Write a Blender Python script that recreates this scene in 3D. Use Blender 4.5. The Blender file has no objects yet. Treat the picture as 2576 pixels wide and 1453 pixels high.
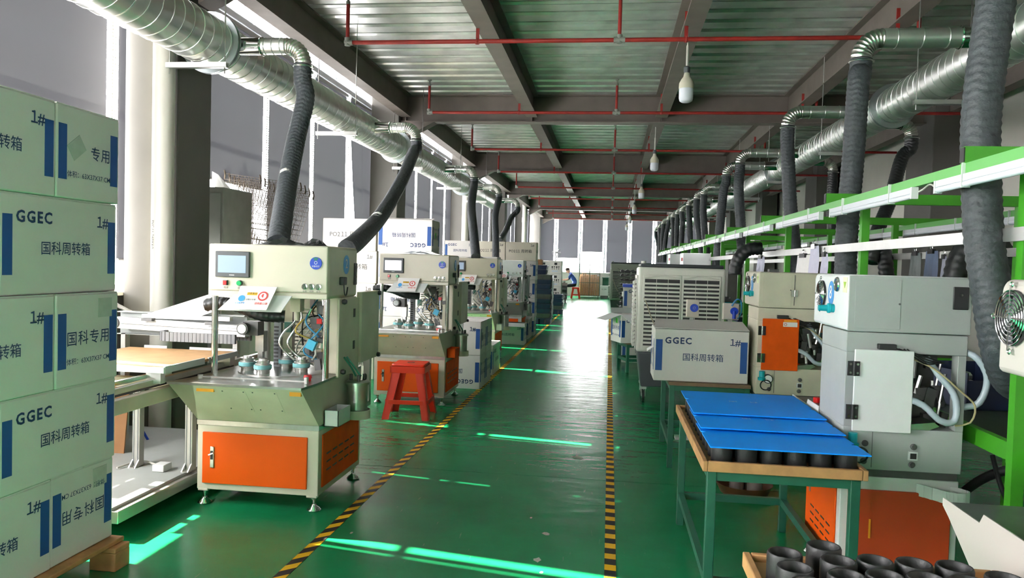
import bpy, bmesh, math, random
from mathutils import Vector, Matrix
random.seed(7)
C = bpy.context.scene.collection
SC = bpy.context.scene
PI = math.pi
# ------------------------------------------------------------------ camera
W, H, F = 2576.0, 1453.0, 1900.0
EYE = Vector((0.0, 0.0, 1.36))
def camdir(px, py): return Vector(((px - W / 2) / F, -(py - H / 2) / F, -1.0))
VX, VY, ROLL = 1534.0, 671.0, 0.028
_Y = camdir(VX, VY).normalized()
_Z = camdir(VX + 1000, VY + 1000 * ROLL).cross(_Y).normalized()
if _Z.y < 0: _Z = -_Z
_X = _Y.cross(_Z).normalized()
ROT = Matrix((_X, _Y, _Z))                       # camera axes -> world axes
def ray(px, py): return ROT @ camdir(px, py)
def P(px, py, Y=None, X=None, Z=None):
    d = ray(px, py)
    k = (Y / d.y) if Y is not None else (X / d.x) if X is not None else ((Z - EYE.z) / d.z)
    return EYE + d * k
cam = bpy.data.cameras.new('camera')
cam.sensor_width = 36.0; cam.lens = F / W * 36.0; cam.clip_end = 200; cam.clip_start = 0.05
co = bpy.data.objects.new('camera', cam); C.objects.link(co)
co.matrix_world = Matrix.Translation(EYE) @ ROT.to_4x4()
SC.camera = co
# ------------------------------------------------------------------ world, sun, daylight through the windows, exposure
wd = bpy.data.worlds.new('sky'); SC.world = wd; wd.use_nodes = True
bg = wd.node_tree.nodes['Background']; bg.inputs[0].default_value = (1.0, 0.925, 0.94, 1); bg.inputs[1].default_value = 31.0
def light(name, kind, energy, color=(1, 1, 1), **kw):
    l = bpy.data.lights.new(name, kind); l.energy = energy; l.color = color
    for k, v in kw.items(): setattr(l, k, v)
    o = bpy.data.objects.new(name, l); C.objects.link(o); return o
SUN_EL, SUN_AZ = math.radians(41), (0.985, -0.17)
sun = light('sun', 'SUN', 56.0, (1.0, 0.9, 0.74), angle=math.radians(0.5))
sd = Vector((SUN_AZ[0] * math.cos(SUN_EL), SUN_AZ[1] * math.cos(SUN_EL), -math.sin(SUN_EL)))
sun.rotation_euler = sd.to_track_quat('-Z', 'Y').to_euler()
def window_light(name, loc, rot, sx, sy, energy, col=(1.0, 0.96, 0.93)):
    o = light(name, 'AREA', energy, col, shape='RECTANGLE', size=sx, size_y=sy)
    o.location = loc; o.rotation_euler = rot; return o
#window_light('daylight_near_windows', (-1.5, -3.75, 2.2), (PI / 2, 0, PI), 3.7, 2.6, 60)
#window_light('daylight_side_windows', (-3.85, -1.2, 2.3), (PI / 2, 0, -PI / 2), 4.4, 2.4, 600)
vs = SC.view_settings
vs.view_transform = 'Standard'; vs.look = 'None'; vs.exposure = 0.48; vs.gamma = 1.0; vs.use_curve_mapping = False
cy = SC.cycles
cy.use_denoising = True; cy.max_bounces = 7; cy.diffuse_bounces = 4; cy.glossy_bounces = 4
cy.transmission_bounces = 4; cy.transparent_max_bounces = 10; cy.sample_clamp_indirect = 6.0
cy.caustics_reflective = False; cy.caustics_refractive = False; cy.blur_glossy = 0.6
# ------------------------------------------------------------------ materials
MATS = {}
def s2l(c): return tuple((x / 12.92 if x <= 0.04045 else ((x + 0.055) / 1.055) ** 2.4) for x in c)
def rgb(r, g, b): return s2l((r / 255, g / 255, b / 255))
def mat(name, col, rough=0.5, metal=0.0, var=0.0, vs_=8.0, bump=0.0, bs=40.0, spec=None, coat=0.0, emit=None, es=0.0, obj=True):
    if name in MATS: return MATS[name]
    m = bpy.data.materials.new(name); m.use_nodes = True; MATS[name] = m
    nt = m.node_tree; b = nt.nodes['Principled BSDF']
    b.inputs['Base Color'].default_value = (*col, 1); b.inputs['Roughness'].default_value = rough; b.inputs['Metallic'].default_value = metal
    if spec is not None: b.inputs['Specular IOR Level'].default_value = spec
    if coat: b.inputs['Coat Weight'].default_value = coat; b.inputs['Coat Roughness'].default_value = 0.12
    if emit: b.inputs['Emission Color'].default_value = (*emit, 1); b.inputs['Emission Strength'].default_value = es
    if var or bump:
        tc = nt.nodes.new('ShaderNodeTexCoord')
        src = tc.outputs['Object']
    if var:
        n = nt.nodes.new('ShaderNodeTexNoise'); n.inputs['Scale'].default_value = vs_; n.inputs['Detail'].default_value = 5
        nt.links.new(src, n.inputs['Vector'])
        r = nt.nodes.new('ShaderNodeMapRange'); r.inputs[1].default_value = 0.3; r.inputs[2].default_value = 0.7
        r.inputs[3].default_value = 1 - var; r.inputs[4].default_value = 1 + var * 0.6
        nt.links.new(n.outputs[0], r.inputs[0])
        mx = nt.nodes.new('ShaderNodeMix'); mx.data_type = 'RGBA'; mx.blend_type = 'MULTIPLY'; mx.inputs[0].default_value = 1
        mx.inputs[6].default_value = (*col, 1); nt.links.new(r.outputs[0], mx.inputs[7])
        nt.links.new(mx.outputs[2], b.inputs['Base Color'])
    if bump:
        n2 = nt.nodes.new('ShaderNodeTexNoise'); n2.inputs['Scale'].default_value = bs; n2.inputs['Detail'].default_value = 3
        nt.links.new(src, n2.inputs['Vector'])
        bp = nt.nodes.new('ShaderNodeBump'); bp.inputs['Strength'].default_value = bump; bp.inputs['Distance'].default_value = 0.01
        nt.links.new(n2.outputs[0], bp.inputs['Height']); nt.links.new(bp.outputs[0], b.inputs['Normal'])
    return m
CREAM = mat('cream_paint', rgb(212, 205, 188), 0.42, var=0.06, vs_=3)
CREAMD = mat('cream_paint_worn', rgb(212, 205, 184), 0.45, var=0.12, vs_=5)
WHITEP = mat('white_paint', rgb(226, 229, 228), 0.4, var=0.04)
GREY_AND_SHADE = mat('pale_grey_and_shaded_white', rgb(168, 173, 170), 0.5, var=0.05)  # real pale grey; on the white machine's back it is painted-in shade
ORANGE = mat('orange_paint', rgb(236, 88, 0), 0.5, spec=0.25, var=0.07, vs_=4)
ORANGE2 = mat('orange_rough', rgb(222, 84, 4), 0.65, spec=0.2, var=0.1, vs_=14)
STEEL = mat('brushed_steel', (0.62, 0.62, 0.6), 0.28, 1.0, var=0.12, vs_=20)
CHROME = mat('chrome', (0.8, 0.8, 0.8), 0.12, 1.0)
ALU = mat('aluminium', (0.72, 0.72, 0.7), 0.38, 0.85, var=0.06)
GALV = mat('galvanised', (0.62, 0.65, 0.64), 0.26, 1.0, var=0.22, vs_=5, bump=0.05, bs=12)
DARKST = mat('dark_steel', (0.12, 0.12, 0.12), 0.5, 0.6, var=0.2)
BLACK = mat('black_plastic', (0.018, 0.018, 0.02), 0.45)
BLACKR = mat('black_rubber', (0.022, 0.022, 0.023), 0.62, var=0.3, vs_=30)
DGREY = mat('dark_grey_plastic', rgb(74, 78, 82), 0.5, var=0.05)
MGREY = mat('mid_grey_plastic', rgb(118, 121, 124), 0.5, var=0.05)
HOSE = mat('grey_hose_fabric', rgb(62, 67, 71), 0.55, var=0.25, vs_=30, bump=0.5, bs=55)
HOSEB = mat('black_hose_film', rgb(30, 33, 34), 0.4, var=0.3, vs_=30)
RED = mat('red_pipe_paint', rgb(150, 34, 28), 0.5, var=0.25, vs_=9)
REDP = mat('red_plastic', rgb(226, 52, 24), 0.38, var=0.05)
BTNR = mat('red_button', rgb(215, 24, 28), 0.3)
BTNG = mat('green_button', rgb(10, 160, 92), 0.3)
BLUE = mat('blue_print', rgb(22, 74, 140), 0.6, var=0.08)
BLUEB = mat('blue_board', rgb(0, 148, 255), 0.5, spec=0.3, var=0.06, vs_=6)
BADGE = mat('blue_badge', rgb(24, 70, 190), 0.35)
LBLUE = mat('number_blue', rgb(58, 148, 214), 0.45)
TEAL = mat('teal_plastic', rgb(14, 168, 178), 0.4)
PALET = mat('pale_teal_plastic', rgb(138, 205, 208), 0.5)
INK = mat('navy_ink', rgb(24, 48, 94), 0.7)
INKK = mat('black_ink', rgb(40, 42, 46), 0.7)
WHT = mat('white_print', rgb(240, 240, 240), 0.6)
GREYINK = mat('pale_grey_ink', rgb(176, 204, 246), 0.7)
YEL = mat('yellow_print', rgb(240, 186, 40), 0.6)
YELO = mat('amber_plastic', rgb(232, 158, 30), 0.5)
REDPR = mat('red_print', rgb(206, 72, 70), 0.6)
CYANPR = mat('cyan_print', rgb(60, 150, 214), 0.6)
GREENT = mat('green_sticker', rgb(60, 190, 40), 0.5)
BOX = mat('white_corrugated_card', rgb(216, 211, 207), 0.7, var=0.05, vs_=4, bump=0.08, bs=60)
BOXC = mat('cream_corrugated_card', rgb(222, 214, 198), 0.75, var=0.06, vs_=4)
CARD = mat('brown_card', rgb(150, 108, 70), 0.8, var=0.1)
TAPEM = mat('clear_tape', rgb(205, 205, 196), 0.15, var=0.05)
LABELM = mat('grey_label', rgb(190, 194, 186), 0.25, var=0.1, vs_=20)
PAPER = mat('white_paper', rgb(236, 234, 232), 0.7)
PAPERL = mat('lilac_paper', rgb(206, 206, 226), 0.6)
SLEEVE = mat('blue_grey_folder', rgb(112, 130, 168), 0.5)
SLEEVEG = mat('grey_folder', rgb(120, 128, 128), 0.5)
GREENP = mat('lime_green_paint', rgb(66, 156, 32), 0.45, var=0.12, vs_=6)
TGREEN = mat('dark_green_steel', rgb(30, 92, 70), 0.45, var=0.18, vs_=9)
PVC = mat('cream_pvc', rgb(226, 224, 214), 0.3)
CONC = mat('grey_render', rgb(108, 106, 101), 0.85, var=0.08, vs_=3)
GREYW = mat('grey_wall_paint', rgb(196, 194, 190), 0.8, var=0.05, vs_=2)
WALLW = mat('white_wall_paint', rgb(224, 220, 211), 0.8, var=0.06, vs_=2)
STEELB = mat('grey_beam_paint', rgb(116, 107, 100), 0.6, var=0.12, vs_=5)
FRAMEM = mat('white_window_frame', rgb(206, 212, 222), 0.45)
WOOD = mat('rough_pine', rgb(176, 132, 84), 0.7, var=0.25, vs_=14)
PLY = mat('plywood', rgb(206, 164, 116), 0.6, var=0.14, vs_=9)
PLYD = mat('dark_plywood', rgb(120, 96, 72), 0.7, var=0.2, vs_=9)
SKIN = mat('skin', rgb(214, 164, 138), 0.55)
HAIR = mat('dark_hair', rgb(44, 30, 26), 0.6)
SHIRT = mat('blue_shirt', rgb(70, 96, 176), 0.75, var=0.1)
TROUS = mat('dark_trousers', rgb(34, 34, 40), 0.8)
COOLB = mat('cooler_ivory', rgb(228, 226, 216), 0.45, var=0.04)
NAVYC = mat('navy_crate', rgb(34, 46, 78), 0.4, var=0.2)
FILM = mat('clear_film', rgb(190, 196, 204), 0.12, var=0.4, vs_=25, bump=0.6, bs=25)
WIREM = mat('rusty_wire', rgb(64, 52, 36), 0.6, 0.2, var=0.2)
COPPER = mat('copper_coil', rgb(196, 150, 104), 0.4, 0.4, var=0.3, vs_=40)
LAMPM = mat('lamp_diffuser', rgb(226, 228, 238), 0.3)
LITM = mat('lit_tube', rgb(255, 255, 255), 0.3, emit=(1, 1, 1), es=9.0)
SCREEN = mat('screen_glass', rgb(150, 168, 190), 0.12, emit=rgb(170, 190, 215), es=0.25)
SCREENW = mat('screen_lit', rgb(220, 225, 230), 0.12, emit=rgb(230, 236, 240), es=0.6)
def glass_mat():
    m = bpy.data.materials.new('window_glass'); m.use_nodes = True; nt = m.node_tree
    for n in list(nt.nodes): nt.nodes.remove(n)
    o = nt.nodes.new('ShaderNodeOutputMaterial'); t = nt.nodes.new('ShaderNodeBsdfTransparent'); g = nt.nodes.new('ShaderNodeBsdfGlossy')
    t.inputs[0].default_value = (0.95, 0.98, 0.97, 1); g.inputs[1].default_value = 0.03
    mx = nt.nodes.new('ShaderNodeMixShader'); mx.inputs[0].default_value = 0.05
    nt.links.new(t.outputs[0], mx.inputs[1]); nt.links.new(g.outputs[0], mx.inputs[2]); nt.links.new(mx.outputs[0], o.inputs[0]); return m
GLASS = glass_mat()
def blind_mat():
    m = bpy.data.materials.new('grey_blind_fabric'); m.use_nodes = True; nt = m.node_tree
    for n in list(nt.nodes): nt.nodes.remove(n)
    o = nt.nodes.new('ShaderNodeOutputMaterial'); d = nt.nodes.new('ShaderNodeBsdfDiffuse'); t = nt.nodes.new('ShaderNodeBsdfTranslucent')
    d.inputs[0].default_value = (*rgb(116, 115, 124), 1); t.inputs[0].default_value = (0.0037, 0.0039, 0.0044, 1)
    a = nt.nodes.new('ShaderNodeAddShader'); nt.links.new(d.outputs[0], a.inputs[0]); nt.links.new(t.outputs[0], a.inputs[1]); nt.links.new(a.outputs[0], o.inputs[0])
    return m
BLIND = blind_mat()
def floor_mat():
    m = bpy.data.materials.new('green_epoxy'); m.use_nodes = True; nt = m.node_tree; b = nt.nodes['Principled BSDF']
    N = nt.nodes.new; L = nt.links.new
    tc = N('ShaderNodeTexCoord'); src = tc.outputs['Object']
    n1 = N('ShaderNodeTexNoise'); n1.inputs['Scale'].default_value = 1.1; n1.inputs['Detail'].default_value = 8; n1.inputs['Roughness'].default_value = 0.62; L(src, n1.inputs['Vector'])
    cr = N('ShaderNodeValToRGB'); e = cr.color_ramp.elements
    e[0].position = 0.3; e[0].color = (*rgb(14, 114, 68), 1); e[1].position = 0.72; e[1].color = (*rgb(24, 140, 88), 1)
    L(n1.outputs[0], cr.inputs[0])
    n2 = N('ShaderNodeTexNoise'); n2.inputs['Scale'].default_value = 16; n2.inputs['Detail'].default_value = 8; n2.inputs['Roughness'].default_value = 0.7; L(src, n2.inputs['Vector'])
    r2 = N('ShaderNodeMapRange'); r2.inputs[1].default_value = 0.66; r2.inputs[2].default_value = 0.9; L(n2.outputs[0], r2.inputs[0])
    mx = N('ShaderNodeMix'); mx.data_type = 'RGBA'; r2.inputs[4].default_value = 0.45; L(r2.outputs[0], mx.inputs[0]); L(cr.outputs[0], mx.inputs[6]); mx.inputs[7].default_value = (*rgb(92, 130, 106), 1)
    # fine pale scratches along the aisle
    mp = N('ShaderNodeMapping'); mp.inputs['Scale'].default_value = (46, 5, 1); mp.inputs['Rotation'].default_value = (0, 0, 0.35); L(src, mp.inputs['Vector'])
    n3 = N('ShaderNodeTexNoise'); n3.inputs['Scale'].default_value = 1.0; n3.inputs['Detail'].default_value = 6; L(mp.outputs[0], n3.inputs['Vector'])
    r3 = N('ShaderNodeMapRange'); r3.inputs[1].default_value = 0.68; r3.inputs[2].default_value = 0.78; r3.inputs[4].default_value = 0.5; L(n3.outputs[0], r3.inputs[0])
    mx2 = N('ShaderNodeMix'); mx2.data_type = 'RGBA'; L(r3.outputs[0], mx2.inputs[0]); L(mx.outputs[2], mx2.inputs[6]); mx2.inputs[7].default_value = (*rgb(126, 168, 140), 1)
    L(mx2.outputs[2], b.inputs['Base Color'])
    rr = N('ShaderNodeMapRange'); rr.inputs[3].default_value = 0.19; rr.inputs[4].default_value = 0.30; L(n1.outputs[0], rr.inputs[0]); L(rr.outputs[0], b.inputs['Roughness'])
    b.inputs['Specular IOR Level'].default_value = 0.22
    n4 = N('ShaderNodeTexNoise'); n4.inputs['Scale'].default_value = 1; n4.inputs['Detail'].default_value = 5; mp4 = N('ShaderNodeMapping'); mp4.inputs['Scale'].default_value = (3.5, 8, 1); L(src, mp4.inputs['Vector']); L(mp4.outputs[0], n4.inputs['Vector'])
    bp = N('ShaderNodeBump'); bp.inputs['Strength'].default_value = 0.22; bp.inputs['Distance'].default_value = 0.02; L(n4.outputs[0], bp.inputs['Height']); L(bp.outputs[0], b.inputs['Normal'])
    return m
FLOORM = floor_mat()
def stripe_mat(name, skew, period):
    m = bpy.data.materials.new(name); m.use_nodes = True; nt = m.node_tree; b = nt.nodes['Principled BSDF']; N = nt.nodes.new; L = nt.links.new
    tc = N('ShaderNodeTexCoord'); sp = N('ShaderNodeSeparateXYZ'); L(tc.outputs['Object'], sp.inputs[0])
    ma = N('ShaderNodeMath'); ma.operation = 'MULTIPLY_ADD'; L(sp.outputs[0], ma.inputs[0]); ma.inputs[1].default_value = skew; L(sp.outputs[1], ma.inputs[2])
    dv = N('ShaderNodeMath'); dv.operation = 'DIVIDE'; L(ma.outputs[0], dv.inputs[0]); dv.inputs[1].default_value = period
    fr = N('ShaderNodeMath'); fr.operation = 'FRACT'; L(dv.outputs[0], fr.inputs[0])
    gt = N('ShaderNodeMath'); gt.operation = 'GREATER_THAN'; L(fr.outputs[0], gt.inputs[0]); gt.inputs[1].default_value = 0.48
    nz = N('ShaderNodeTexNoise'); nz.inputs['Scale'].default_value = 3.0; nz.inputs['Detail'].default_value = 7; L(tc.outputs['Object'], nz.inputs['Vector'])
    y2 = N('ShaderNodeMix'); y2.data_type = 'RGBA'; L(nz.outputs[0], y2.inputs[0]); y2.inputs[6].default_value = (*rgb(246, 190, 12), 1); y2.inputs[7].default_value = (*rgb(226, 178, 50), 1)
    mx = N('ShaderNodeMix'); mx.data_type = 'RGBA'; L(gt.outputs[0], mx.inputs[0]); L(y2.outputs[2], mx.inputs[6]); mx.inputs[7].default_value = (*rgb(36, 36, 34), 1)
    L(mx.outputs[2], b.inputs['Base Color']); b.inputs['Roughness'].default_value = 0.6; b.inputs['Specular IOR Level'].default_value = 0.2
    return m
# ------------------------------------------------------------------ geometry helpers
class MB:
    def __init__(s): s.v = []; s.f = []
    def add(s, vs, fs):
        n = len(s.v); s.v += [tuple(v) for v in vs]; s.f += [tuple(i + n for i in f) for f in fs]; return s
    def box(s, x0, x1, y0, y1, z0, z1, M=None):
        vs = [Vector(p) for p in ((x0, y0, z0), (x1, y0, z0), (x1, y1, z0), (x0, y1, z0), (x0, y0, z1), (x1, y0, z1), (x1, y1, z1), (x0, y1, z1))]
        if M: vs = [M @ v for v in vs]
        return s.add(vs, [(0, 3, 2, 1), (4, 5, 6, 7), (0, 1, 5, 4), (1, 2, 6, 5), (2, 3, 7, 6), (3, 0, 4, 7)])
    def cbox(s, c, size, M=None):
        c = Vector(c); h = Vector(size) / 2
        if M is None: return s.box(c.x - h.x, c.x + h.x, c.y - h.y, c.y + h.y, c.z - h.z, c.z + h.z)
        return s.box(-h.x, h.x, -h.y, h.y, -h.z, h.z, Matrix.Translation(c) @ M)
    def bar(s, a, b, w, h=None, up=(0, 0, 1)):
        a = Vector(a); b = Vector(b); d = b - a; L = d.length; d.normalize(); h = h or w
        u = Vector(up)
        if abs(d.dot(u)) > 0.98: u = Vector((0, 1, 0))
        r = d.cross(u).normalized(); u = r.cross(d)
        M = Matrix((r, d, u)).transposed().to_4x4(); M.translation = a
        return s.box(-w / 2, w / 2, 0, L, -h / 2, h / 2, M)
    def prism(s, poly, d):
        n = len(poly); a = [Vector(p) for p in poly]; d = Vector(d); b = [p + d for p in a]
        fs = [tuple(range(n))[::-1], tuple(range(n, 2 * n))] + [(i, (i + 1) % n, n + (i + 1) % n, n + i) for i in range(n)]
        return s.add(a + b, fs)
    def rings(s, rs, cap0=True, cap1=True):
        n0 = len(s.v); k = len(rs[0])
        for r in rs: s.v += [tuple(p) for p in r]
        for i in range(len(rs) - 1):
            for j in range(k):
                a = n0 + i * k + j; b = n0 + i * k + (j + 1) % k
                s.f.append((a, b, b + k, a + k))
        if cap0: s.f.append(tuple(n0 + j for j in range(k))[::-1])
        if cap1: s.f.append(tuple(n0 + (len(rs) - 1) * k + j for j in range(k)))
        return s
    def cyl(s, a, b, r, n=16, r2=None, caps=True):
        return s.lathe(a, b, [(0, r), (1, r if r2 is None else r2)], n, caps)
    def lathe(s, a, b, prof, n=20, caps=True):
        """prof: (fraction along a->b, radius)"""
        a = Vector(a); b = Vector(b); d = (b - a); dn = d.normalized()
        u = Vector((1, 0, 0)) if abs(dn.x) < 0.9 else Vector((0, 1, 0))
        r1 = dn.cross(u).normalized(); r2 = dn.cross(r1)
        rs = [[a + d * t + (r1 * math.cos(2 * PI * j / n) + r2 * math.sin(2 * PI * j / n)) * max(r, 1e-4) for j in range(n)] for t, r in prof]
        return s.rings(rs, caps, caps)
    def sphere(s, c, r, n=14, m=9, sz=1.0):
        c = Vector(c)
        pr = [(0.5 - 0.5 * math.cos(PI * i / m), r * math.sin(PI * i / m)) for i in range(m + 1)]
        return s.lathe(c - Vector((0, 0, r * sz)), c + Vector((0, 0, r * sz)), pr, n)
    def tube(s, path, r, n=10, rf=None, caps=True):
        rs = []; up = None; pts = [Vector(p) for p in path]; sacc = 0.0
        for i, p in enumerate(pts):
            t = (pts[min(i + 1, len(pts) - 1)] - pts[max(i - 1, 0)]).normalized()
            if up is None: up = t.orthogonal().normalized()
            up = (up - t * up.dot(t)).normalized(); w = t.cross(up)
            if i: sacc += (p - pts[i - 1]).length
            rs.append([p + (up * math.cos(2 * PI * j / n) + w * math.sin(2 * PI * j / n)) * (rf(sacc, j / n) if rf else r) for j in range(n)])
        return s.rings(rs, caps, caps)
    def torus(s, c, R, r, axis=(0, 0, 1), n=28, m=8, a0=0, a1=2 * PI):
        c = Vector(c); ax = Vector(axis).normalized(); u = ax.orthogonal().normalized(); w = ax.cross(u)
        full = abs(a1 - a0 - 2 * PI) < 1e-6; k = n if full else n + 1
        n0 = len(s.v)
        for i in range(k):
            a = a0 + (a1 - a0) * i / n; d = u * math.cos(a) + w * math.sin(a)
            for j in range(m):
                b = 2 * PI * j / m; s.v.append(tuple(c + d * (R + r * math.cos(b)) + ax * r * math.sin(b)))
        for i in range(n if full else n):
            for j in range(m):
                i2 = (i + 1) % k if full else i + 1
                s.f.append((n0 + i * m + j, n0 + i2 * m + j, n0 + i2 * m + (j + 1) % m, n0 + i * m + (j + 1) % m))
        return s
    def disc(s, c, r, axis, n=24, sy=1.0):
        c = Vector(c); ax = Vector(axis).normalized(); u = Vector((0, 0, 1)) if abs(ax.z) < 0.9 else Vector((1, 0, 0)); u = (u - ax * u.dot(ax)).normalized(); w = u.cross(ax).normalized()
        return s.add([c + w * r * math.cos(2 * PI * j / n) + u * r * sy * math.sin(2 * PI * j / n) for j in range(n)], [tuple(range(n))])
    def mesh(s, name, m, smooth=None):
        me = bpy.data.meshes.new(name); me.from_pydata(s.v, [], s.f)
        bm = bmesh.new(); bm.from_mesh(me); bmesh.ops.recalc_face_normals(bm, faces=bm.faces); bm.to_mesh(me); bm.free()
        if m: me.materials.append(m)
        if smooth is not None:
            me.polygons.foreach_set('use_smooth', [True] * len(me.polygons)); me.set_sharp_from_angle(angle=math.radians(smooth))
        me.update(); return me
    def build(s, name, m, parent=None, smooth=None, bevel=0.0, seg=2):
        o = bpy.data.objects.new(name, s.mesh(name, m, smooth)); C.objects.link(o)
        if parent: o.parent = parent
        if bevel:
            md = o.modifiers.new('bevel', 'BEVEL'); md.width = bevel; md.segments = seg; md.limit_method = 'ANGLE'; md.angle_limit = math.radians(40)
            if smooth is None:
                o.data.polygons.foreach_set('use_smooth', [True] * len(o.data.polygons)); o.data.set_sharp_from_angle(angle=math.radians(50))
        return o
def spline(pts, step):
    pts = [Vector(p) for p in pts]; out = []
    for i in range(len(pts) - 1):
        p0 = pts[max(i - 1, 0)]; p1 = pts[i]; p2 = pts[i + 1]; p3 = pts[min(i + 2, len(pts) - 1)]
        n = max(1, int((p2 - p1).length / step))
        for k in range(n):
            t = k / n
            out.append(0.5 * ((2 * p1) + (p2 - p0) * t + (2 * p0 - 5 * p1 + 4 * p2 - p3) * t * t + (3 * p1 - p0 - 3 * p2 + p3) * t ** 3))
    out.append(pts[-1]); return out
def tag(o, label=None, cat=None, group=None, kind=None):
    if label: o['label'] = label
    if cat: o['category'] = cat
    if group: o['group'] = group
    if kind: o['kind'] = kind
    return o
def T(name, label, cat, loc=(0, 0, 0), rz=0.0, group=None):
    o = bpy.data.objects.new(name, None); C.objects.link(o); o.location = loc; o.rotation_euler = (0, 0, rz); o.empty_display_size = 0.1
    return tag(o, label, cat, group)
def S(o): o['kind'] = 'structure'; return o
KIDS = {}
def dup(root, loc, rz=None, label=None, group=None, keep=None):
    def rec(o, par):
        c = o.copy(); C.objects.link(c)
        if par is not None: c.parent = par
        for ch in o.children: rec(ch, c)
        return c
    r = rec(root, None); r.location = loc
    if rz is not None: r.rotation_euler = (0, 0, rz)
    if label: r['label'] = label
    if group: r['group'] = group
    return r
TXT = {}; KERN = 8.5
def text_mesh(s, size, m, off=0.0, sp=1.0):
    s = s.replace('1', '１'); key = (s, size, m.name, off, sp)
    if key not in TXT:
        cu = bpy.data.curves.new('lettering', 'FONT'); cu.body = s; cu.size = size; cu.align_x = 'CENTER'; cu.align_y = 'CENTER'; cu.offset = off * size; cu.space_character = sp
        cu.resolution_u = 2
        if '１' in s:
            for i, ch in enumerate(s):
                cu.body_format[i].kerning = (-KERN if ch == '１' else 0) + (-KERN if s[i + 1:i + 2] == '１' else 0)
        o = bpy.data.objects.new('lettering', cu); C.objects.link(o)
        dg = bpy.context.evaluated_depsgraph_get(); dg.update()
        me = bpy.data.meshes.new_from_object(o.evaluated_get(dg)); me.name = 'lettering'
        me.materials.clear(); me.materials.append(m)
        C.objects.unlink(o); bpy.data.objects.remove(o); bpy.data.curves.remove(cu)
        TXT[key] = me
    return TXT[key]
def text(s, size, m, parent, c, right, up, off=0.0, sp=1.0, sx=1.0, name='lettering'):
    o = bpy.data.objects.new(name, text_mesh(s, size, m, off, sp)); C.objects.link(o)
    if parent: o.parent = parent
    r = Vector(right).normalized(); u = Vector(up).normalized(); n = r.cross(u)
    M = Matrix((r * sx, u, n)).transposed().to_4x4(); M.translation = Vector(c) + n * 0.0016
    o.matrix_local = M
    return o
ORD = ['first', 'second', 'third', 'fourth', 'fifth', 'sixth', 'seventh', 'eighth', 'ninth', 'tenth', 'eleventh', 'twelfth', 'thirteenth', 'fourteenth', 'fifteenth', 'sixteenth',
       'seventeenth', 'eighteenth', 'nineteenth', 'twentieth'] + ['twenty-' + x for x in ('first', 'second', 'third', 'fourth', 'fifth', 'sixth', 'seventh', 'eighth', 'ninth')] + ['thirtieth', 'thirty-first', 'thirty-second', 'thirty-third', 'thirty-fourth', 'thirty-fifth']
# ------------------------------------------------------------------ the hall
XL, XR, YN, YF, ZD = -3.66, 4.7, -3.6, 34.2, 3.82
fb = MB(); ys = [YN, 4.815, 10.9, 17.0, 23.0, 29.0, YF]
for a, b in zip(ys[:-1], ys[1:]): fb.box(XL - .2, XR + .2, a + .003, b - .003, -.12, 0)
fb.box(XL - .2, XR + .2, YN, YF, -.2, -.006)
floor = S(fb.build('floor', FLOORM))
CHIPM = mat('bare_concrete', rgb(176, 184, 170), 0.8, var=0.2, vs_=60)
for (px, py, r, n) in ((1352, 1408, .03, 9), (1374, 1342, .028, 8), (1452, 1150, .05, 11), (1362, 1440, .014, 7), (1336, 1302, .012, 6), (884, 1340, .012, 6), (1713, 1311, .01, 6)):
    c = P(px, py, Z=0.0); b = MB()
    pts = []
    for j in range(n):
        a = 2 * PI * j / n; q = r * random.uniform(.55, 1.15); pts.append((c.x + q * math.cos(a) * .8, c.y + q * math.sin(a) * 1.2, .0012))
    b.add(pts, [tuple(range(n))]); b.build('paint_chip', CHIPM, floor)
tl = MB().box(-.0275, .0275, -1.0, 19.5, 0, .0015).build('floor_tape', stripe_mat('hazard_stripes_slanted', -1.0, .134)); tl.location = (-1.352, 1.5, .0005)
tag(tl, 'slanted black and yellow hazard tape beside the pressing machines', 'floor tape')
tr = MB().box(-.026, .026, -1.0, 19.5, 0, .0015).build('floor_tape', stripe_mat('hazard_stripes_straight', .12, .134)); tr.location = (.045, 1.5, .0005)
tag(tr, 'straight black and yellow hazard tape beside the green work tables', 'floor tape')

# ceiling of profiled steel sheets
ceil = S(MB().box(XL - .2, XR + .2, YN - .2, YF + .2, ZD + .09, ZD + .2).build('ceiling', GALV))
DECKM = mat('profiled_deck', (0.95, 0.95, 0.92), 0.34, 0.72, var=0.28, vs_=2.5, bump=0.12, bs=30)
strips = [-3.8, -3.07, -1.19, .66, 2.41, 4.4, 4.85]
PW = .9
def deck_mesh(w):
    prof = []; y = 0.0
    for k in range(3):
        prof += [(y + .0, 0), (y + .185, 0), (y + .2, .02), (y + .196, .055), (y + .284, .055), (y + .28, .02)]; y += .3
    prof.append((y - .004, 0))
    b = MB(); n = len(prof)
    b.add([(x, py, pz) for x in (0.0, w) for py, pz in prof], [(i, i + 1, n + i + 1, n + i) for i in range(n - 1)])
    return b.mesh('deck_sheet', DECKM)
for i in range(6):
    me = deck_mesh(strips[i + 1] - strips[i]); y = YN
    while y < YF:
        o = bpy.data.objects.new('deck_sheet', me); C.objects.link(o); o.parent = ceil; o.location = (strips[i], y, ZD + (.0015 if int(y / PW) % 2 else 0)); y += PW
def ibeam(axis, length, fw, h, tf=.014, tw=.012):
    b = MB()
    if axis == 'Y':
        b.box(-fw / 2, fw / 2, 0, length, 0, tf).box(-fw / 2, fw / 2, 0, length, h - tf, h).box(-tw / 2, tw / 2, 0, length, tf, h - tf)
    else:
        b.box(0, length, -fw / 2, fw / 2, 0, tf).box(0, length, -fw / 2, fw / 2, h - tf, h).box(0, length, -tw / 2, tw / 2, tf, h - tf)
    return b
GY = [-.35 + 5.7 * k for k in range(7)]
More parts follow.
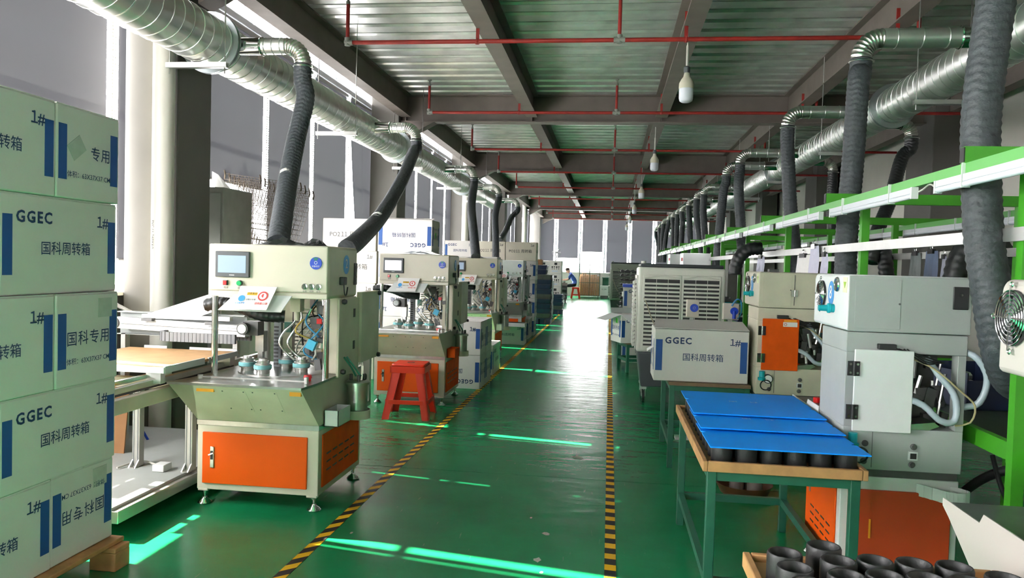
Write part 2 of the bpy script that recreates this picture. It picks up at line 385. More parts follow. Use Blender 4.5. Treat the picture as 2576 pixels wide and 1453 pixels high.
for x in (-3.07, -1.19, .66, 2.41, 4.4):
    for g, y in enumerate(GY):
        y1 = GY[g + 1] - .09 if g + 1 < len(GY) else YF
        o = S(ibeam('Y', y1 - y - .09, .165, .325).build('ceiling_beam', STEELB)); o.location = (x, y + .09, ZD - .327)
for y in GY:
    b = ibeam('X', 8.1, .2, .395)
    for x in (-3.07, -1.19, .66, 2.41, 4.4): b.box(x + 3.45 - .006, x + 3.45 + .006, -.09, .09, .014, .38)
    o = S(b.build('ceiling_girder', STEELB)); o.location = (-3.45, y, ZD - .397)
    hb = MB().prism([(-.42, -.1, .0), (0, -.1, -.0), (-.42, -.1, -.22)], (0, .2, 0)); o2 = S(hb.build('girder_haunch', STEELB)); o2.location = (-2.63, y, ZD - .398)
for k in range(7):
    y = 5.16 + 5.7 * (k - 1)
    c = S(MB().box(-3.56, -3.14, y, y + .46, 0, ZD - .4 if False else ZD).build('column', CONC, bevel=.012)); 
    if y > -3: c2 = S(MB().box(4.2, 4.62, y - .15, y + .3 + .46, 0, ZD).build('column', CONC, bevel=.012))
# walls
S(MB().box(XL - .2, XL, YN, YF, 0, 1.05).build('wall_left', GREYW))
S(MB().box(XL - .22, XL + .1, YN, YF, 1.05, 1.075).build('trim_1', WALLW))
S(MB().box(XR, XR + .2, -.6, YF, 0, ZD + .1).box(XR, XR + .2, YN, -1.9, 0, ZD + .1).box(XR, XR + .2, -1.9, -.6, 0, 1.6).box(XR, XR + .2, -1.9, -.6, 3.0, ZD + .1).build('wall_right', WALLW))
S(MB().box(XL - .2, XR + .2, YF, YF + .2, 0, 1.08).build('wall_far', GREYW))
S(MB().box(XL - .2, XR + .2, YF, YF + .2, 3.6, ZD + .1).box(XL - .2, XL + .35, YF, YF + .2, 1.08, 3.6).build('wall_far_upper', GREYW))
S(MB().box(XL - .2, XR + .2, YN - .2, YN, 0, .9).box(XL - .2, XR + .2, YN - .2, YN, 3.5, ZD + .1).build('wall_near', WALLW))
S(MB().box(XL - .06, XL + .07, YN, YF, 3.61, 3.67).build('trim_2', FRAMEM))
# windows
def frame_mb(w, z0, z1, trans, d=.06, t=.05):
    b = MB().box(0, t / 2, 0, d, z0, z1).box(w - t / 2, w, 0, d, z0, z1)
    for z in [z0 + .025] + list(trans) + [z1 - .02]: b.box(t / 2, w - t / 2, .02, .045, z - .018, z + .018)
    return b
def window_proto(w, z0, z1, trans):
    f = frame_mb(w, z0, z1, trans).mesh('window_frame', FRAMEM)
    zs = [z0 + .05] + list(trans) + [z1 - .05]; ps = []
    for a, b_ in zip(zs[:-1], zs[1:]):
        ps.append(MB().box(.025, w - .025, .03, .036, a + .025, b_ - .025).mesh('pane', GLASS))
    return f, ps
WN = [0]
def window(proto, loc, rz):
    WN[0] += 1
    o = bpy.data.objects.new('window_%d' % WN[0], proto[0]); C.objects.link(o); S(o); o.location = loc; o.rotation_euler = (0, 0, rz)
    for me in proto[1]:
        p = bpy.data.objects.new('pane', me); C.objects.link(p); p.parent = o
WP = 1.23; Y0 = 3.87
pl = window_proto(WP, 1.075, ZD, (2.52, 3.64))
for k in range(-6, 25):
    window(pl, (XL - .09, Y0 + WP * k, 0), PI / 2)
S(MB().box(XL - .2, XL, YN, Y0 - 6 * WP, 1.05, ZD).box(XL - .2, XL, Y0 + 25 * WP, YF, 1.05, ZD).build('wall_left_pier', GREYW))
FX = [-3.31, -2.24, -1.37, -.27, .81, 1.93, 3.02, 4.11, 5.2]
FX = [-2.45 + 1.095 * i for i in range(-1, 7)]
pf = window_proto(1.095, 1.08, 3.6, (2.55,))
S(MB().box(FX[-1], XR + .2, YF, YF + .2, 1.08, 3.6).build('wall_far_pier', GREYW))
for i in range(len(FX) - 1): window(pf, (FX[i], YF + .02, 0), 0)
pn = window_proto(1.22, .9, 3.5, (2.4,))
for i in range(3): window(pn, (-3.3 + 1.22 * i, YN - .12, 0), 0)
S(MB().box(-3.3 + 1.22 * 3, XR, YN - .2, YN, .9, 3.5).box(XL - .2, -3.3, YN - .2, YN, .9, 3.5).build('wall_near_pier', WALLW))
window(window_proto(1.3, 1.6, 3.0, (2.3,)), (XR + .12, -1.9, 0), PI / 2)  # unseen window behind the camera, added to brighten the cartons' aisle faces
# roller blinds
def blind(w, z0, z1, wav, seed, skew=0.0):
    rnd = random.Random(seed); b = MB(); nx, nz = 14, 10; ph = rnd.uniform(0, 6)
    vs = []
    for j in range(nz + 1):
        for i in range(nx + 1):
            u = i / nx; t = j / nz
            vs.append((u * w * (1 - skew * (1 - t)) + skew * w * (1 - t) ** 2 * .9, wav * math.sin(u * (9 + skew * 12) + ph + t * 1.3) * (1 - t * .8), z0 + (z1 - z0) * t))
    b.add(vs, [(j * (nx + 1) + i, j * (nx + 1) + i + 1, (j + 1) * (nx + 1) + i + 1, (j + 1) * (nx + 1) + i) for j in range(nz) for i in range(nx)])
    return b
BARM = mat('blind_bar', rgb(150, 150, 152), 0.5)
CHM = mat('bead_chain', rgb(214, 214, 210), 0.4)
def make_blind(loc, rz, w, z0, z1, label, group, wav=.006, seed=0, chain=None, skew=0.0):
    t = T('roller_blind', label, 'blind', loc, rz, group)
    blind(w, z0, z1, wav, seed, skew).build('blind_cloth', BLIND, t, smooth=80)
    MB().cyl((-.01, 0, z1 + .02), (w + .01, 0, z1 + .02), .026, 12).build('roller', BARM, t, smooth=40)
    MB().cyl((.005 + skew * w * .9, 0, z0), (w * (1 - skew) + skew * w * .9 - .005, 0, z0), .012, 8).build('bottom_bar', BARM, t, smooth=40)
    if chain is not None:
        b = MB(); n = int((z1 - chain) / .024)
        for x in (w + .018, w + .046):
            for i in range(n): b.sphere((x, -.03, z1 - .0 - i * .024), .0085, 6, 4)
        b.torus((w + .032, -.03, chain), .014, .006, (0, 1, 0), 10, 6, PI * 0, PI * 2)
        b.build('bead_chain', CHM, t)['kind'] = 'stuff'
    return t
for i in range(3): make_blind((-3.3 + 1.22 * i + .03, YN + .03, 0), 0, 1.16, 1.0 if i else 2.2, 3.4, 'grey roller blind on the near wall behind the camera, %s one' % ORD[i], 'grey roller blinds on the near wall', .006, 90 + i)
n = 0
for k in (-6, -5, -4, -3, -2): make_blind((XL + .045, Y0 + WP * k + .065, 0), PI / 2, WP - .13, 2.55 if k > -4 else 1.12, 3.56, 'grey roller blind behind the camera, %s window from the near wall' % ORD[k + 6], 'grey roller blinds along the side wall', .007, k)
BZ = {-1: 1.42, 0: 1.12, 1: 1.31, 2: 2.06, 3: 1.2, 4: 1.12, 5: 1.12}
for k in range(-1, 24):
    # the cloth faces the hall: local x runs along the wall, away from the camera
    make_blind((XL + .045, Y0 + WP * k + .065, 0), PI / 2, WP - .13, BZ.get(k, 1.12), 3.56,
               'grey roller blind, %s in the row along the side window wall' % ORD[k + 1], 'grey roller blinds along the side wall', .007 if k != 5 else .05, k, {0: 1.75, 2: 1.3, 3: 1.35}.get(k, 1.5) if k in (0, 2, 3, 4, 5, 7) else None, .45 if k == 5 else 0.0)
for i in range(len(FX) - 1):
    zb = {1: 1.72, 2: 2.02}.get(i, 1.1)
    make_blind((FX[i] + .09, YF - .02, 0), 0, .915, zb, 3.45, 'grey roller blind, %s along the end wall of the hall' % ORD[i], 'grey roller blinds on the end wall', .006, 40 + i)
# drain pipes at the columns
def drain(x, y, lab):
    t = T('drain_pipe', lab, 'pipe', (x, y, 0))
    MB().cyl((0, 0, 0), (0, 0, ZD), .075, 24).build('pipe', PVC, t, smooth=40)
    MB().cyl((0, 0, 2.92), (0, 0, 3.1), .086, 24).build('coupling', PVC, t, smooth=40)
    return t
dp = drain(-3.19, 5.06, 'thick cream drain pipe standing in front of the grey column behind the plywood board')
text('PVC-U 160X4.0', .03, INKK, dp, (-.03, -.0705, 1.5), (0, 0, -1), (1, -.2, 0))
drain(-3.2, 16.45, 'cream drain pipe with coupling farther along the window wall by the far column')
drain(-3.2, 27.85, 'cream drain pipe far down the window wall near the end wall')
# ------------------------------------------------------------------ extract ducts
SPIRAL = mat('spiral_duct_steel', (0.86, 0.87, 0.85), 0.34, 0.92, var=0.18, vs_=3)
def spiral_section(L, r):
    """a length of spiral-seamed duct along +Y"""
    return MB().rings([[(r * math.cos(2 * PI * j / 40), L * k / 4, r * math.sin(2 * PI * j / 40)) for j in range(40)] for k in range(5)], False, False)
def seam_mb(L, r, pitch=.118):
    """the raised helical lock seam"""
    n = int(L / pitch * 26)
    return MB().tube([((r + .001) * math.cos(2 * PI * i / 26), L * i / n, (r + .001) * math.sin(2 * PI * i / 26)) for i in range(n + 1)], .0042, 5)
def flange_mb(r):
    b = MB()
    b.lathe((0, -.02, 0), (0, .02, 0), [(0, r), (0, r + .045), (.4, r + .045), (.42, r + .03), (.58, r + .03), (.6, r + .045), (1, r + .045), (1, r)], 32, False)
    return b
FLM = mat('flange_steel', rgb(176, 184, 186), 0.35, 0.9, var=0.1)
def duct(name, label, x, z, r, y0, y1, joints, hang, hw=.21, capend=False):
    t = T(name, label, 'duct', (x, y0, z))
    ys = [y0] + [j for j in joints if y0 < j < y1] + [y1]; cache = {}
    for a, b in zip(ys[:-1], ys[1:]):
        L = round(b - a - .02, 3)
        if L not in cache: cache[L] = (spiral_section(L, r).mesh('duct_section', SPIRAL, 40), seam_mb(L, r).mesh('lock_seam', SPIRAL, 60))
        o = bpy.data.objects.new('duct_section', cache[L][0]); C.objects.link(o); o.parent = t; o.location = (0, a - y0 + .01, 0)
        q = bpy.data.objects.new('lock_seam', cache[L][1]); C.objects.link(q); q.parent = o
    fm = flange_mb(r).mesh('flange', FLM, 40)
    for j in joints:
        if y0 <= j <= y1: o = bpy.data.objects.new('flange', fm); C.objects.link(o); o.parent = t; o.location = (0, j - y0, 0)
    bm_ = MB(); 
    bm_.box(-r - .05, r + .05, -.02, .02, -r - .05, -r - .045).box(-r - .05, r + .05, -.02, -.016, -r - .05, -r - .012).box(-r - .05, r + .05, .016, .02, -r - .05, -r - .012)
    bme = bm_.mesh('strut', ALU)
    rm = MB()
    for sx in (-1, 1): rm.cyl((sx * (r + .03), 0, -r - .09), (sx * (r + .03), 0, ZD - z + .01), .0045, 6)
    rme = rm.mesh('threaded_rod', STEEL)
    for y in hang:
        h = bpy.data.objects.new('hanger', bme); C.objects.link(h); h.parent = t; h.location = (0, y - y0, 0)
        q = bpy.data.objects.new('threaded_rods', rme); C.objects.link(q); q.parent = h
    if capend:
        MB().lathe((0, y1 - y0 - .02, 0), (0, y1 - y0 + .02, 0), [(0, r), (.0, r + .02), (1, r + .02), (1, 0)], 32).build('end_cap', FLM, t, smooth=40)
    return t
LD = (-2.92, 2.90, .177); RD = (2.52, 2.90, .158)
duct('spiral_duct', 'long spiral steel duct beside the shaded windows above the pressing machines', LD[0], LD[1], LD[2], -2.6, 18.5, [.55, 5.2, 9.95, 14.6], [-.6, 2.2, 5.02, 7.75, 10.6, 13.4, 16.2], capend=True)
duct('spiral_duct', 'long spiral steel duct over the green work benches', RD[0], RD[1], RD[2], -1.0, 33.4, [2.5, 7.35, 12.1, 16.9, 21.6, 26.3, 31.0], [.6, 3.4, 6.3, 9.0, 11.9, 14.6, 17.4, 20.2, 23.0, 25.8, 28.6, 31.4], capend=True)
# ------------------------------------------------------------------ branch pipes with flexible hoses
def hose_rf(r, pitch, amp):
    def f(s, u):
        ph = (s / pitch + u + .5 * abs(((6 * u) % 1.0) - .5) * 2) % 1.0
        return r * (1 + amp * (abs(ph - .5) * 2 - .5))
    return f
def flexible(pts, r, parent, m, pitch=.034, amp=.09, n=18, step=None, name='flexible_hose'):
    st = step or pitch / 5
    pts = spline(pts, st)
    return MB().tube(pts, r, n, hose_rf(r, pitch, amp)).build(name, m, parent, smooth=60)
def branch(side, y, xe, z, pts, r, label, group, m=HOSE, fine=True, duct_=None, yend=None):
    """side +1 leaves the duct towards +X, -1 towards -X; xe = x of the drop"""
    dx, dz, dr = duct_
    t = T('extract_branch', label, 'duct branch', (dx, y, z), 0, group)
    pr = r * .93; L = abs(xe - dx)
    x0 = side * (dr - .02); xm = side * (dr + .17); x1 = side * (L - .13)
    MB().cyl((x0, 0, 0), (xm, 0, 0), pr * 1.06, 20).torus((xm, 0, 0), pr * 1.04, .008, (1, 0, 0), 20, 6).build('spigot', CHROME, t, smooth=40)
    b = MB().cyl((xm, 0, 0), (x1, 0, 0), pr, 20)
    for k in range(3): b.torus((xm + (x1 - xm) * (k + .5) / 3, 0, 0), pr, .004, (1, 0, 0), 20, 5)
    b.build('branch_pipe', SPIRAL, t, smooth=40)
    # pleated elbow
    rs = []; R = .13; N = 27
    for i in range(N + 1):
        a = PI / 2 * i / N; cx = x1 + side * R * math.sin(a); cz = -R + R * math.cos(a)
        q = pr * (1.05 if i % 3 == 1 else 0.97)
        e1 = Vector((side * math.sin(a) * 1.0, 0, math.cos(a))); e2 = Vector((0, 1, 0))
        rs.append([Vector((cx, 0, cz)) + e1 * q * math.cos(2 * PI * j / 20) + e2 * q * math.sin(2 * PI * j / 20) for j in range(20)])
    MB().rings(rs).build('elbow', mat('pleated_elbow', (.7, .68, .64), .3, 1.0), t, smooth=30)
    ex = x1 + side * R
    MB().torus((ex, 0, -R - .02), r * 1.02, .006, (0, 0, 1), 22, 6).cbox((ex + r, 0, -R - .02), (.03, .02, .016)).build('hose_clamp', STEEL, t, smooth=40)
    W0 = Vector((dx, y, z))
    loc = [Vector((ex, 0, -R - .005)), Vector((ex, 0, -R - .12))] + [Vector(p) - W0 for p in pts]
    flexible(loc, r, t, m, .033 if fine else .06, .065 if fine else .07, 40 if fine else 12)
    return t
HR = .064
def pl(px, py, Y): return P(px, py, Y=Y)
G1 = 'hose drops from the duct over the pressing machines'; G2 = 'hose drops from the duct over the green work benches'
branch(1, 5.3, -2.26, 2.90, [pl(768, 250, 5.25), pl(745, 350, 5.1), pl(722, 470, 4.75), pl(700, 612, 4.28)], HR, 'thick grey hose drop ending on top of pressing machine 2', G1, duct_=LD)
branch(1, 8.55, -2.26, 2.90, [pl(1040, 385, 8.3), pl(1010, 455, 7.5), pl(960, 540, 6.3), pl(905, 600, 5.3), pl(872, 626, 4.95)], HR, 'long slanting grey hose drop running down behind pressing machine 2', G1, duct_=LD)
branch(1, 12.3, -2.26, 2.90, [pl(1186, 520, 11.6), pl(1192, 590, 10.6), pl(1197, 646, 10.2)], HR, 'grey hose drop that lands on the third pressing machine, in front of the cartons', G1, duct_=LD)
branch(1, 15.1, -2.26, 2.90, [pl(1246, 540, 14.5), pl(1247, 600, 14.0), pl(1247, 650, 13.7)], HR, 'straight grey hose drop that lands on the white pressing machine', G1, duct_=LD)
branch(1, 18.2, -2.26, 2.90, [pl(1288, 545, 18.0), pl(1272, 580, 17.0), pl(1256, 605, 15.9)], HR, 'last grey hose drop, bent back, at the end of the duct over the pressing machines', G1, duct_=LD)
RB = [  # y, x of the drop, lower points, label
 (3.15, 1.46, [(2472, 250, 3.13), (2468, 430, 3.12), (2475, 600, 3.1), (2492, 720, 3.08), (2508, 830, 3.08), (2522, 895, 3.1), (2545, 955, 3.2), (2590, 975, 3.45), (2640, 970, 3.7)], 'thickest looking grey hose drop, right beside the white machine 8'),
 (5.25, 1.59, [(2160, 200, 5.2), (2146, 400, 5.2), (2132, 560, 5.2), (2126, 700, 5.2), (2126, 760, 5.2)], 'grey hose drop behind white machine 8, crossing the tube lamps'),
 (7.62, 1.66, [(1982, 400, 7.6), (1988, 520, 7.6), (1998, 620, 7.6), (2004, 700, 7.6)], 'grey hose drop behind cream machine 7'),
 (10.25, 1.65, [(1858, 470, 10.2), (1863, 560, 10.2), (1866, 620, 10.2), (1872, 650, 10.1)], 'grey hose drop curling into a black loop behind the air cooler'),
 (11.5, 1.66, [(1820, 480, 11.5), (1811, 570, 11.5), (1805, 640, 11.5), (1801, 670, 11.5)], 'grey hose drop leaning over the white control cabinets'),
 (14.5, 1.7, [(1769, 530, 14.5), (1773, 590, 14.5), (1777, 625, 14.5), (1779, 660, 14.5)], 'fifth'),
 (15.4, 1.67, [(1752, 540, 15.4), (1759, 590, 15.4), (1764, 625, 15.4), (1766, 660, 15.4)], 'sixth'),
 (17.1, 1.69, [(1734, 550, 17.1), (1736, 600, 17.1), (1737, 655, 17.1)], ''),
 (18.8, 1.7, [(1717, 560, 18.8), (1714, 610, 18.8), (1710, 660, 18.8)], ''),
 (19.8, 1.68, [(1703, 565, 19.8), (1702, 610, 19.8), (1700, 660, 19.8)], ''),
 (21.0, 1.66, [(1694, 570, 21), (1693, 610, 21), (1692, 660, 21)], ''),
 (22.2, 1.64, [(1678, 580, 22.2), (1673, 615, 22.2), (1670, 660, 22.2)], ''),
 (24.2, 1.63, [(1667, 585, 24.2), (1666, 620, 24.2), (1665, 660, 24.2)], ''),
 (26.5, 1.66, [(1660, 600, 26.5), (1659, 660, 26.5)], ''),
 (29.0, 1.68, [(1655, 620, 29), (1655, 660, 29)], '')]
for i, (y, xe, pts, lab) in enumerate(RB):
    if not lab or lab in ('fifth', 'sixth'): lab = 'grey hose drop, %s in the row down the benches' % ORD[i]
    branch(-1, y, xe, 2.90, [pl(*p) for p in pts], .068 if i < 2 else .064, lab, G2, fine=i < 5, duct_=RD)
branch(1, 5.3, 2.98, 2.90, [(2.98, 5.3, 2.2), (2.95, 5.3, 1.6)], HR, 'grey hose drop on the wall side of the bench duct, closest to the front', G2, duct_=RD)
branch(1, 8.05, 2.95, 2.88, [pl(2268, 400, 8.05), pl(2240, 500, 7.9), pl(2205, 590, 7.7), pl(2195, 660, 7.6)], HR, 'curved dark hose drop on the wall side of the bench duct', G2, HOSEB, duct_=RD)
branch(1, 10.8, 2.97, 2.88, [pl(2092, 500, 10.8), pl(2093, 600, 10.8), pl(2089, 690, 10.8)], HR, 'slim dark hose drop between the first two drops, on the wall side', G2, HOSEB, duct_=RD)
# black hose loops low behind the machines
def loop(pts, r, lab):
    a = Vector(pts[-1]); t = T('extract_hose', lab, 'hose', a)
    flexible([Vector(p) - a for p in pts], r, t, HOSEB, .045, .13, 16)
loop([pl(2400, 705, 5.0), pl(2412, 655, 5.0), pl(2440, 615, 5.0), pl(2480, 605, 5.0), pl(2515, 625, 5.0), pl(2536, 670, 5.0), pl(2540, 730, 5.0)], .065, 'black hose arching over the bench behind machine 8')
loop([pl(2190, 655, 6.6), pl(2200, 628, 6.6), pl(2216, 625, 6.6), pl(2226, 650, 6.6), pl(2232, 720, 6.6)], .06, 'black hose arching over the bench behind the green post')
loop([pl(1916, 625, 7.4), pl(1885, 627, 7.4), pl(1862, 645, 7.4), pl(1850, 672, 7.4), pl(1848, 690, 7.4)], .06, 'black hose hanging in a hook over the bench by cream machine 7')
# ------------------------------------------------------------------ sprinkler pipes
FITM = mat('grey_pipe_fitting', rgb(150, 152, 144), 0.5, 0.4, var=0.2)
def sprinkler(y, lab):
    z = 3.37; t = T('sprinkler_pipe', lab, 'pipe', (-2.48, y, z), 0, 'red sprinkler pipes under the steel ceiling')
    n = 24; L = 7.1
    MB().cyl((0, 0, 0), (L, 0, 0), .02, 10).build('pipe', RED, t, smooth=40)
    dz = ZD - z
    for x in (0, 2.5, 5.0):
        MB().cyl((x, 0, .02), (x, 0, dz - .1), .017, 10).build('riser', RED, t, smooth=40)
        b = MB()
        b.cyl((x, 0, -.028), (x, 0, .045), .027, 10)
        if x == 0: b.cyl((x - .025, 0, 0), (x + .05, 0, 0), .027, 10)
        else: b.cyl((x - .05, 0, 0), (x + .05, 0, 0), .028, 10)
        b.build('pipe_fitting', FITM, t, smooth=40)
        MB().lathe((x, 0, dz - .1), (x, 0, dz - .01), [(0, .018), (.3, .02), (.32, .012), (.8, .01), (.82, .026), (.95, .026), (1, .004)], 10).build('sprinkler_head', FITM, t, smooth=40)
    for x in (1.22, 3.08, 4.84):
        MB().box(x - .018, x + .018, -.02, .02, -.02, -.0).torus((x, 0, 0), .024, .005, (1, 0, 0), 12, 5).bar((x, .025, -.02), (x, .025, dz - .2), .03, .012).build('pipe_hanger', RED, t)
    return t
for k in range(9):
    sprinkler(6.82 + 3.19 * k, 'red sprinkler pipe across the ceiling, %s one from the camera end' % ORD[k])
# ------------------------------------------------------------------ hanging bulbs
CORDM = mat('white_cord', rgb(196, 194, 186), 0.5)
for k, y in enumerate((6.87, 11.68, 16.41, 21.1, 25.7, 30.4)):
    lab = 'white LED bulb hanging from the centre beam, %s from the camera end' % ORD[k]
    t = T('pendant_bulb', lab, 'lamp', (.62, y, 2.83), 0, 'LED bulbs hanging from the centre beam')
    MB().cyl((0, 0, .33), (0, 0, ZD - .325 - 2.83), .006, 8).cyl((0, 0, .30), (0, 0, .5), .011, 8).build('cord', CORDM, t, smooth=40)
    MB().lathe((0, 0, .26), (0, 0, .32), [(0, .024), (.2, .028), (.8, .028), (1, .012)], 14).build('socket', DGREY, t, smooth=40)
    MB().lathe((0, 0, .12), (0, 0, .26), [(0, .066), (.35, .064), (.6, .046), (.75, .03), (1, .022)], 20).build('bulb_base', mat('bulb_base', rgb(216, 210, 190), .5), t, smooth=50)
    MB().lathe((0, 0, 0), (0, 0, .122), [(0, .02), (.03, .04), (.12, .056), (.3, .062), (1, .063)], 20).build('bulb', LAMPM, t, smooth=50)
# ------------------------------------------------------------------ green benches under gantries with tube lamps
def gantry(y, lab, xa=1.27, xb=3.1):
    t = T('bench_gantry', lab, 'frame', (0, y, 0), 0, 'lime green gantries over the benches')
    MB().box(xa, xb, -.02, .02, 1.775, 1.835).build('crossbar', GREENP, t)
    MB().box(xa - .004, xa, -.017, .017, 1.778, 1.832).build('open_end', BLACK, t)
    for x in (1.5, 2.36): MB().box(x - .022, x + .022, -.022, .022, 0, 1.775).build('post', GREENP, t)
    MB().box(1.52, 2.34, -.02, .02, .62, .68).build('bench_bearer', GREENP, t)
    return t
GYS = [2.97, 4.75, 6.7, 8.6, 10.5, 12.4, 14.3, 16.2, 18.1, 20.0]
for k, y in enumerate(GYS): gantry(y, 'lime green gantry over the benches, %s from the camera end' % ORD[k])
def rail(name, x, z, sx, sz, y0, y1, m, lab):
    o = MB().box(-sx / 2, sx / 2, 0, y1 - y0, -sz / 2, sz / 2).build(name, m); o.location = (x, y0, z); return tag(o, lab, 'rail')
rail('lamp_rail', 1.29, 1.756, .03, .038, 1.0, 20.0, mat('pale_green_paint', rgb(104, 178, 94), .45), 'long pale green rail carrying tube lamps on the aisle side')
rail('lamp_rail', 2.45, 1.756, .03, .038, 1.0, 20.0, MATS['pale_green_paint'], 'long pale green rail carrying tube lamps on the wall side of the benches')
rail('tool_rail', 1.465, 1.52, .02, .05, 2.2, 14.5, ALU, 'flat aluminium rail fixed to the aisle side posts above the benches')
rail('tool_rail', 2.32, 1.51, .02, .05, 2.2, 14.5, ALU, 'flat aluminium rail fixed to the wall side posts above the benches')
rail('bench_edge_rail', 1.54, .70, .03, .07, 2.15, 19.5, GREENP, 'lime green edge rail of the long bench beside machine 8')
rail('foot_rail', 1.54, .3, .03, .05, 2.15, 19.5, GREENP, 'lime green foot rail low under the long bench')
def tube_lamp(x, ya, yb, lit, lab, zc=1.71):
    t = T('tube_lamp', lab, 'lamp', (x - .012, ya, zc), 0, 'tube lamps under the green rails'); L = yb - ya
    MB().box(-.012, .012, .01, L - .01, .0, .025).build('lamp_batten', mat('lamp_batten', rgb(216, 218, 226), .35), t)
    MB().cyl((0, .012, -.009), (0, L - .012, -.009), .0135, 14).build('lamp_diffuser', LITM if lit else LAMPM, t, smooth=40)
    for y in (0, L - .014): MB().box(-.014, .014, y, y + .014, -.024, .026).build('end_cap', WHITEP, t)
    for y in (L * .22, L * .8): MB().box(-.0155, .0155, y, y + .005, -.024, .066).build('cable_tie', WHITEP, t)
    return t
ORDL = 'tube lamp on the aisle side rail, %s one along'
yy = 1.9
for k in range(13):
    a = 1.98 + 1.44 * k
    tube_lamp(1.29, a, a + 1.22, k in (6, 7, 8, 9), ('lit ' if k in (6, 7, 8, 9) else 'unlit ') + ORDL % ORD[k])
for k in range(11):
    a = 2.6 + 1.44 * k
    tube_lamp(2.45, a, a + 1.22, k in (5, 7), ('lit ' if k in (5, 7) else 'unlit ') + 'tube lamp on the wall side rail, %s one along' % ORD[k])
cords = MB()
cb = T('lamp_cable', 'thin pale cable looping between the two front tube lamps', 'cable', P(2335, 455, X=1.29))
o0 = Vector(cb.location)
MB().tube([Vector(p) - o0 for p in spline([(1.29, 3.41, 1.715), (1.29, 3.37, 1.72), (1.29, 3.30, 1.735), (1.29, 3.24, 1.715), (1.29, 3.205, 1.715)], .02)], .004, 6).build('cable', CORDM, cb)
BENCHM = mat('dark_bench_top', rgb(60, 74, 62), 0.5, var=0.2)
bt = T('long_bench', 'long dark bench running under the lime green gantries', 'bench', (1.557, 2.2, .68)); MB().box(0, .79, 0, 17.2, 0, .03).build('bench_top', BENCHM, bt)
# ------------------------------------------------------------------ printed cartons
def carton(name, label, loc, rz, group=None, L=.63, D=.37, h=.365, faces='F', inv=False, kind='blue', m=None, lid=True, skip=(), inkface=None):
    """base-centred; F = long face towards local -Y, B = +Y, R/L = end faces towards +X/-X"""
    t = T(name, label, 'carton', loc, rz, group); m = m or (BOX if kind == 'blue' else BOXC)
    MB().box(-L / 2, L / 2, -D / 2, D / 2, 0, h - .004).build('carton_body', m, t, bevel=.006)
    if lid:
        MB().box(-L / 2 + .003, L / 2 - .003, -D / 2 + .003, -.0015, h - .005, h).build('flap', m, t)
        MB().box(-L / 2 + .003, L / 2 - .003, .0015, D / 2 - .003, h - .005, h).build('flap', m, t)
    fr = {'F': ((1, 0, 0), (0, -D / 2, 0), L), 'B': ((-1, 0, 0), (0, D / 2, 0), L), 'R': ((0, 1, 0), (L / 2, 0, 0), D), 'L': ((0, -1, 0), (-L / 2, 0, 0), D)}
    for f in faces:
        r, c, w = fr[f]; r = Vector(r); up = Vector((0, 0, 1)); c = Vector(c); n = r.cross(up)
        sg = -1 if inv else 1
        def pt(u, v): return c + r * ((u - .5) * w * sg) + up * ((v if not inv else 1 - v) * h)
        rr, uu = r * sg, up * sg
        if kind == 'blue':
            for u in (.5 - (.5 - .033 / w), .5 + (.5 - .033 / w)):
                a, b = pt(u, .2), pt(u, .79); q = MB()
                lo, hi = min(a.z, b.z), max(a.z, b.z); cc = (a + b) / 2; e = r * .0225
                p0 = [cc - e, cc + e]
                q.prism([Vector((p.x, p.y, zz)) for p, zz in ((p0[0], lo), (p0[1], lo), (p0[1], hi), (p0[0], hi))], n * .0012)
                q.build('blue_band', BLUE, t)
            if f in 'FB':
                if 'g' not in skip: text('GGEC', .06, INK, t, pt(.255, .77), rr, uu, .028, 1.2)
                if '1' not in skip: text('1#', .06, INK, t, pt(.845, .77), rr, uu, .012)
                text('国科周转箱', .055, INK, t, pt(.52, .46), rr, uu, .004, 1.0)
            else:
                if 'k' in skip:
                    text('专用', .06, INK, t, pt(.68, .52), rr, uu, .004, 1.1)
                    cc = pt(.3, .56); q = MB(); e1 = (rr * .8 + uu * .6) * .043; e2 = (uu * .8 - rr * .6) * .034
                    q.prism([cc - e1 - e2, cc + e1 - e2, cc + e1 + e2, cc - e1 + e2], n * .002); q.build('peeling_label', LABELM, t)
                else: text('国科专用', .062, INK, t, pt(.5, .5), rr, uu, .004, 1.12)
                text('体积：63X37X37 CM', .028, INK, t, pt(.5, .26), rr, uu, .003, 1.0)
        else:
            text('PO211 周转箱', .07, INKK, t, pt(.48, .5), rr, uu, .003, 1.0)
            text('1#', .06, INKK, t, pt(.86, .82), rr, uu, .004)
    return t
def lab_sheet(t, c, w, h, n, m=LABELM, name='shipping_label'):
    c = Vector(c); n = Vector(n); u = Vector((0, 0, 1)); r = u.cross(n)
    q = MB().prism([c - r * w / 2 - u * h / 2, c + r * w / 2 - u * h / 2, c + r * w / 2 + u * h / 2, c - r * w / 2 + u * h / 2], n * .0015); return q.build(name, m, t)
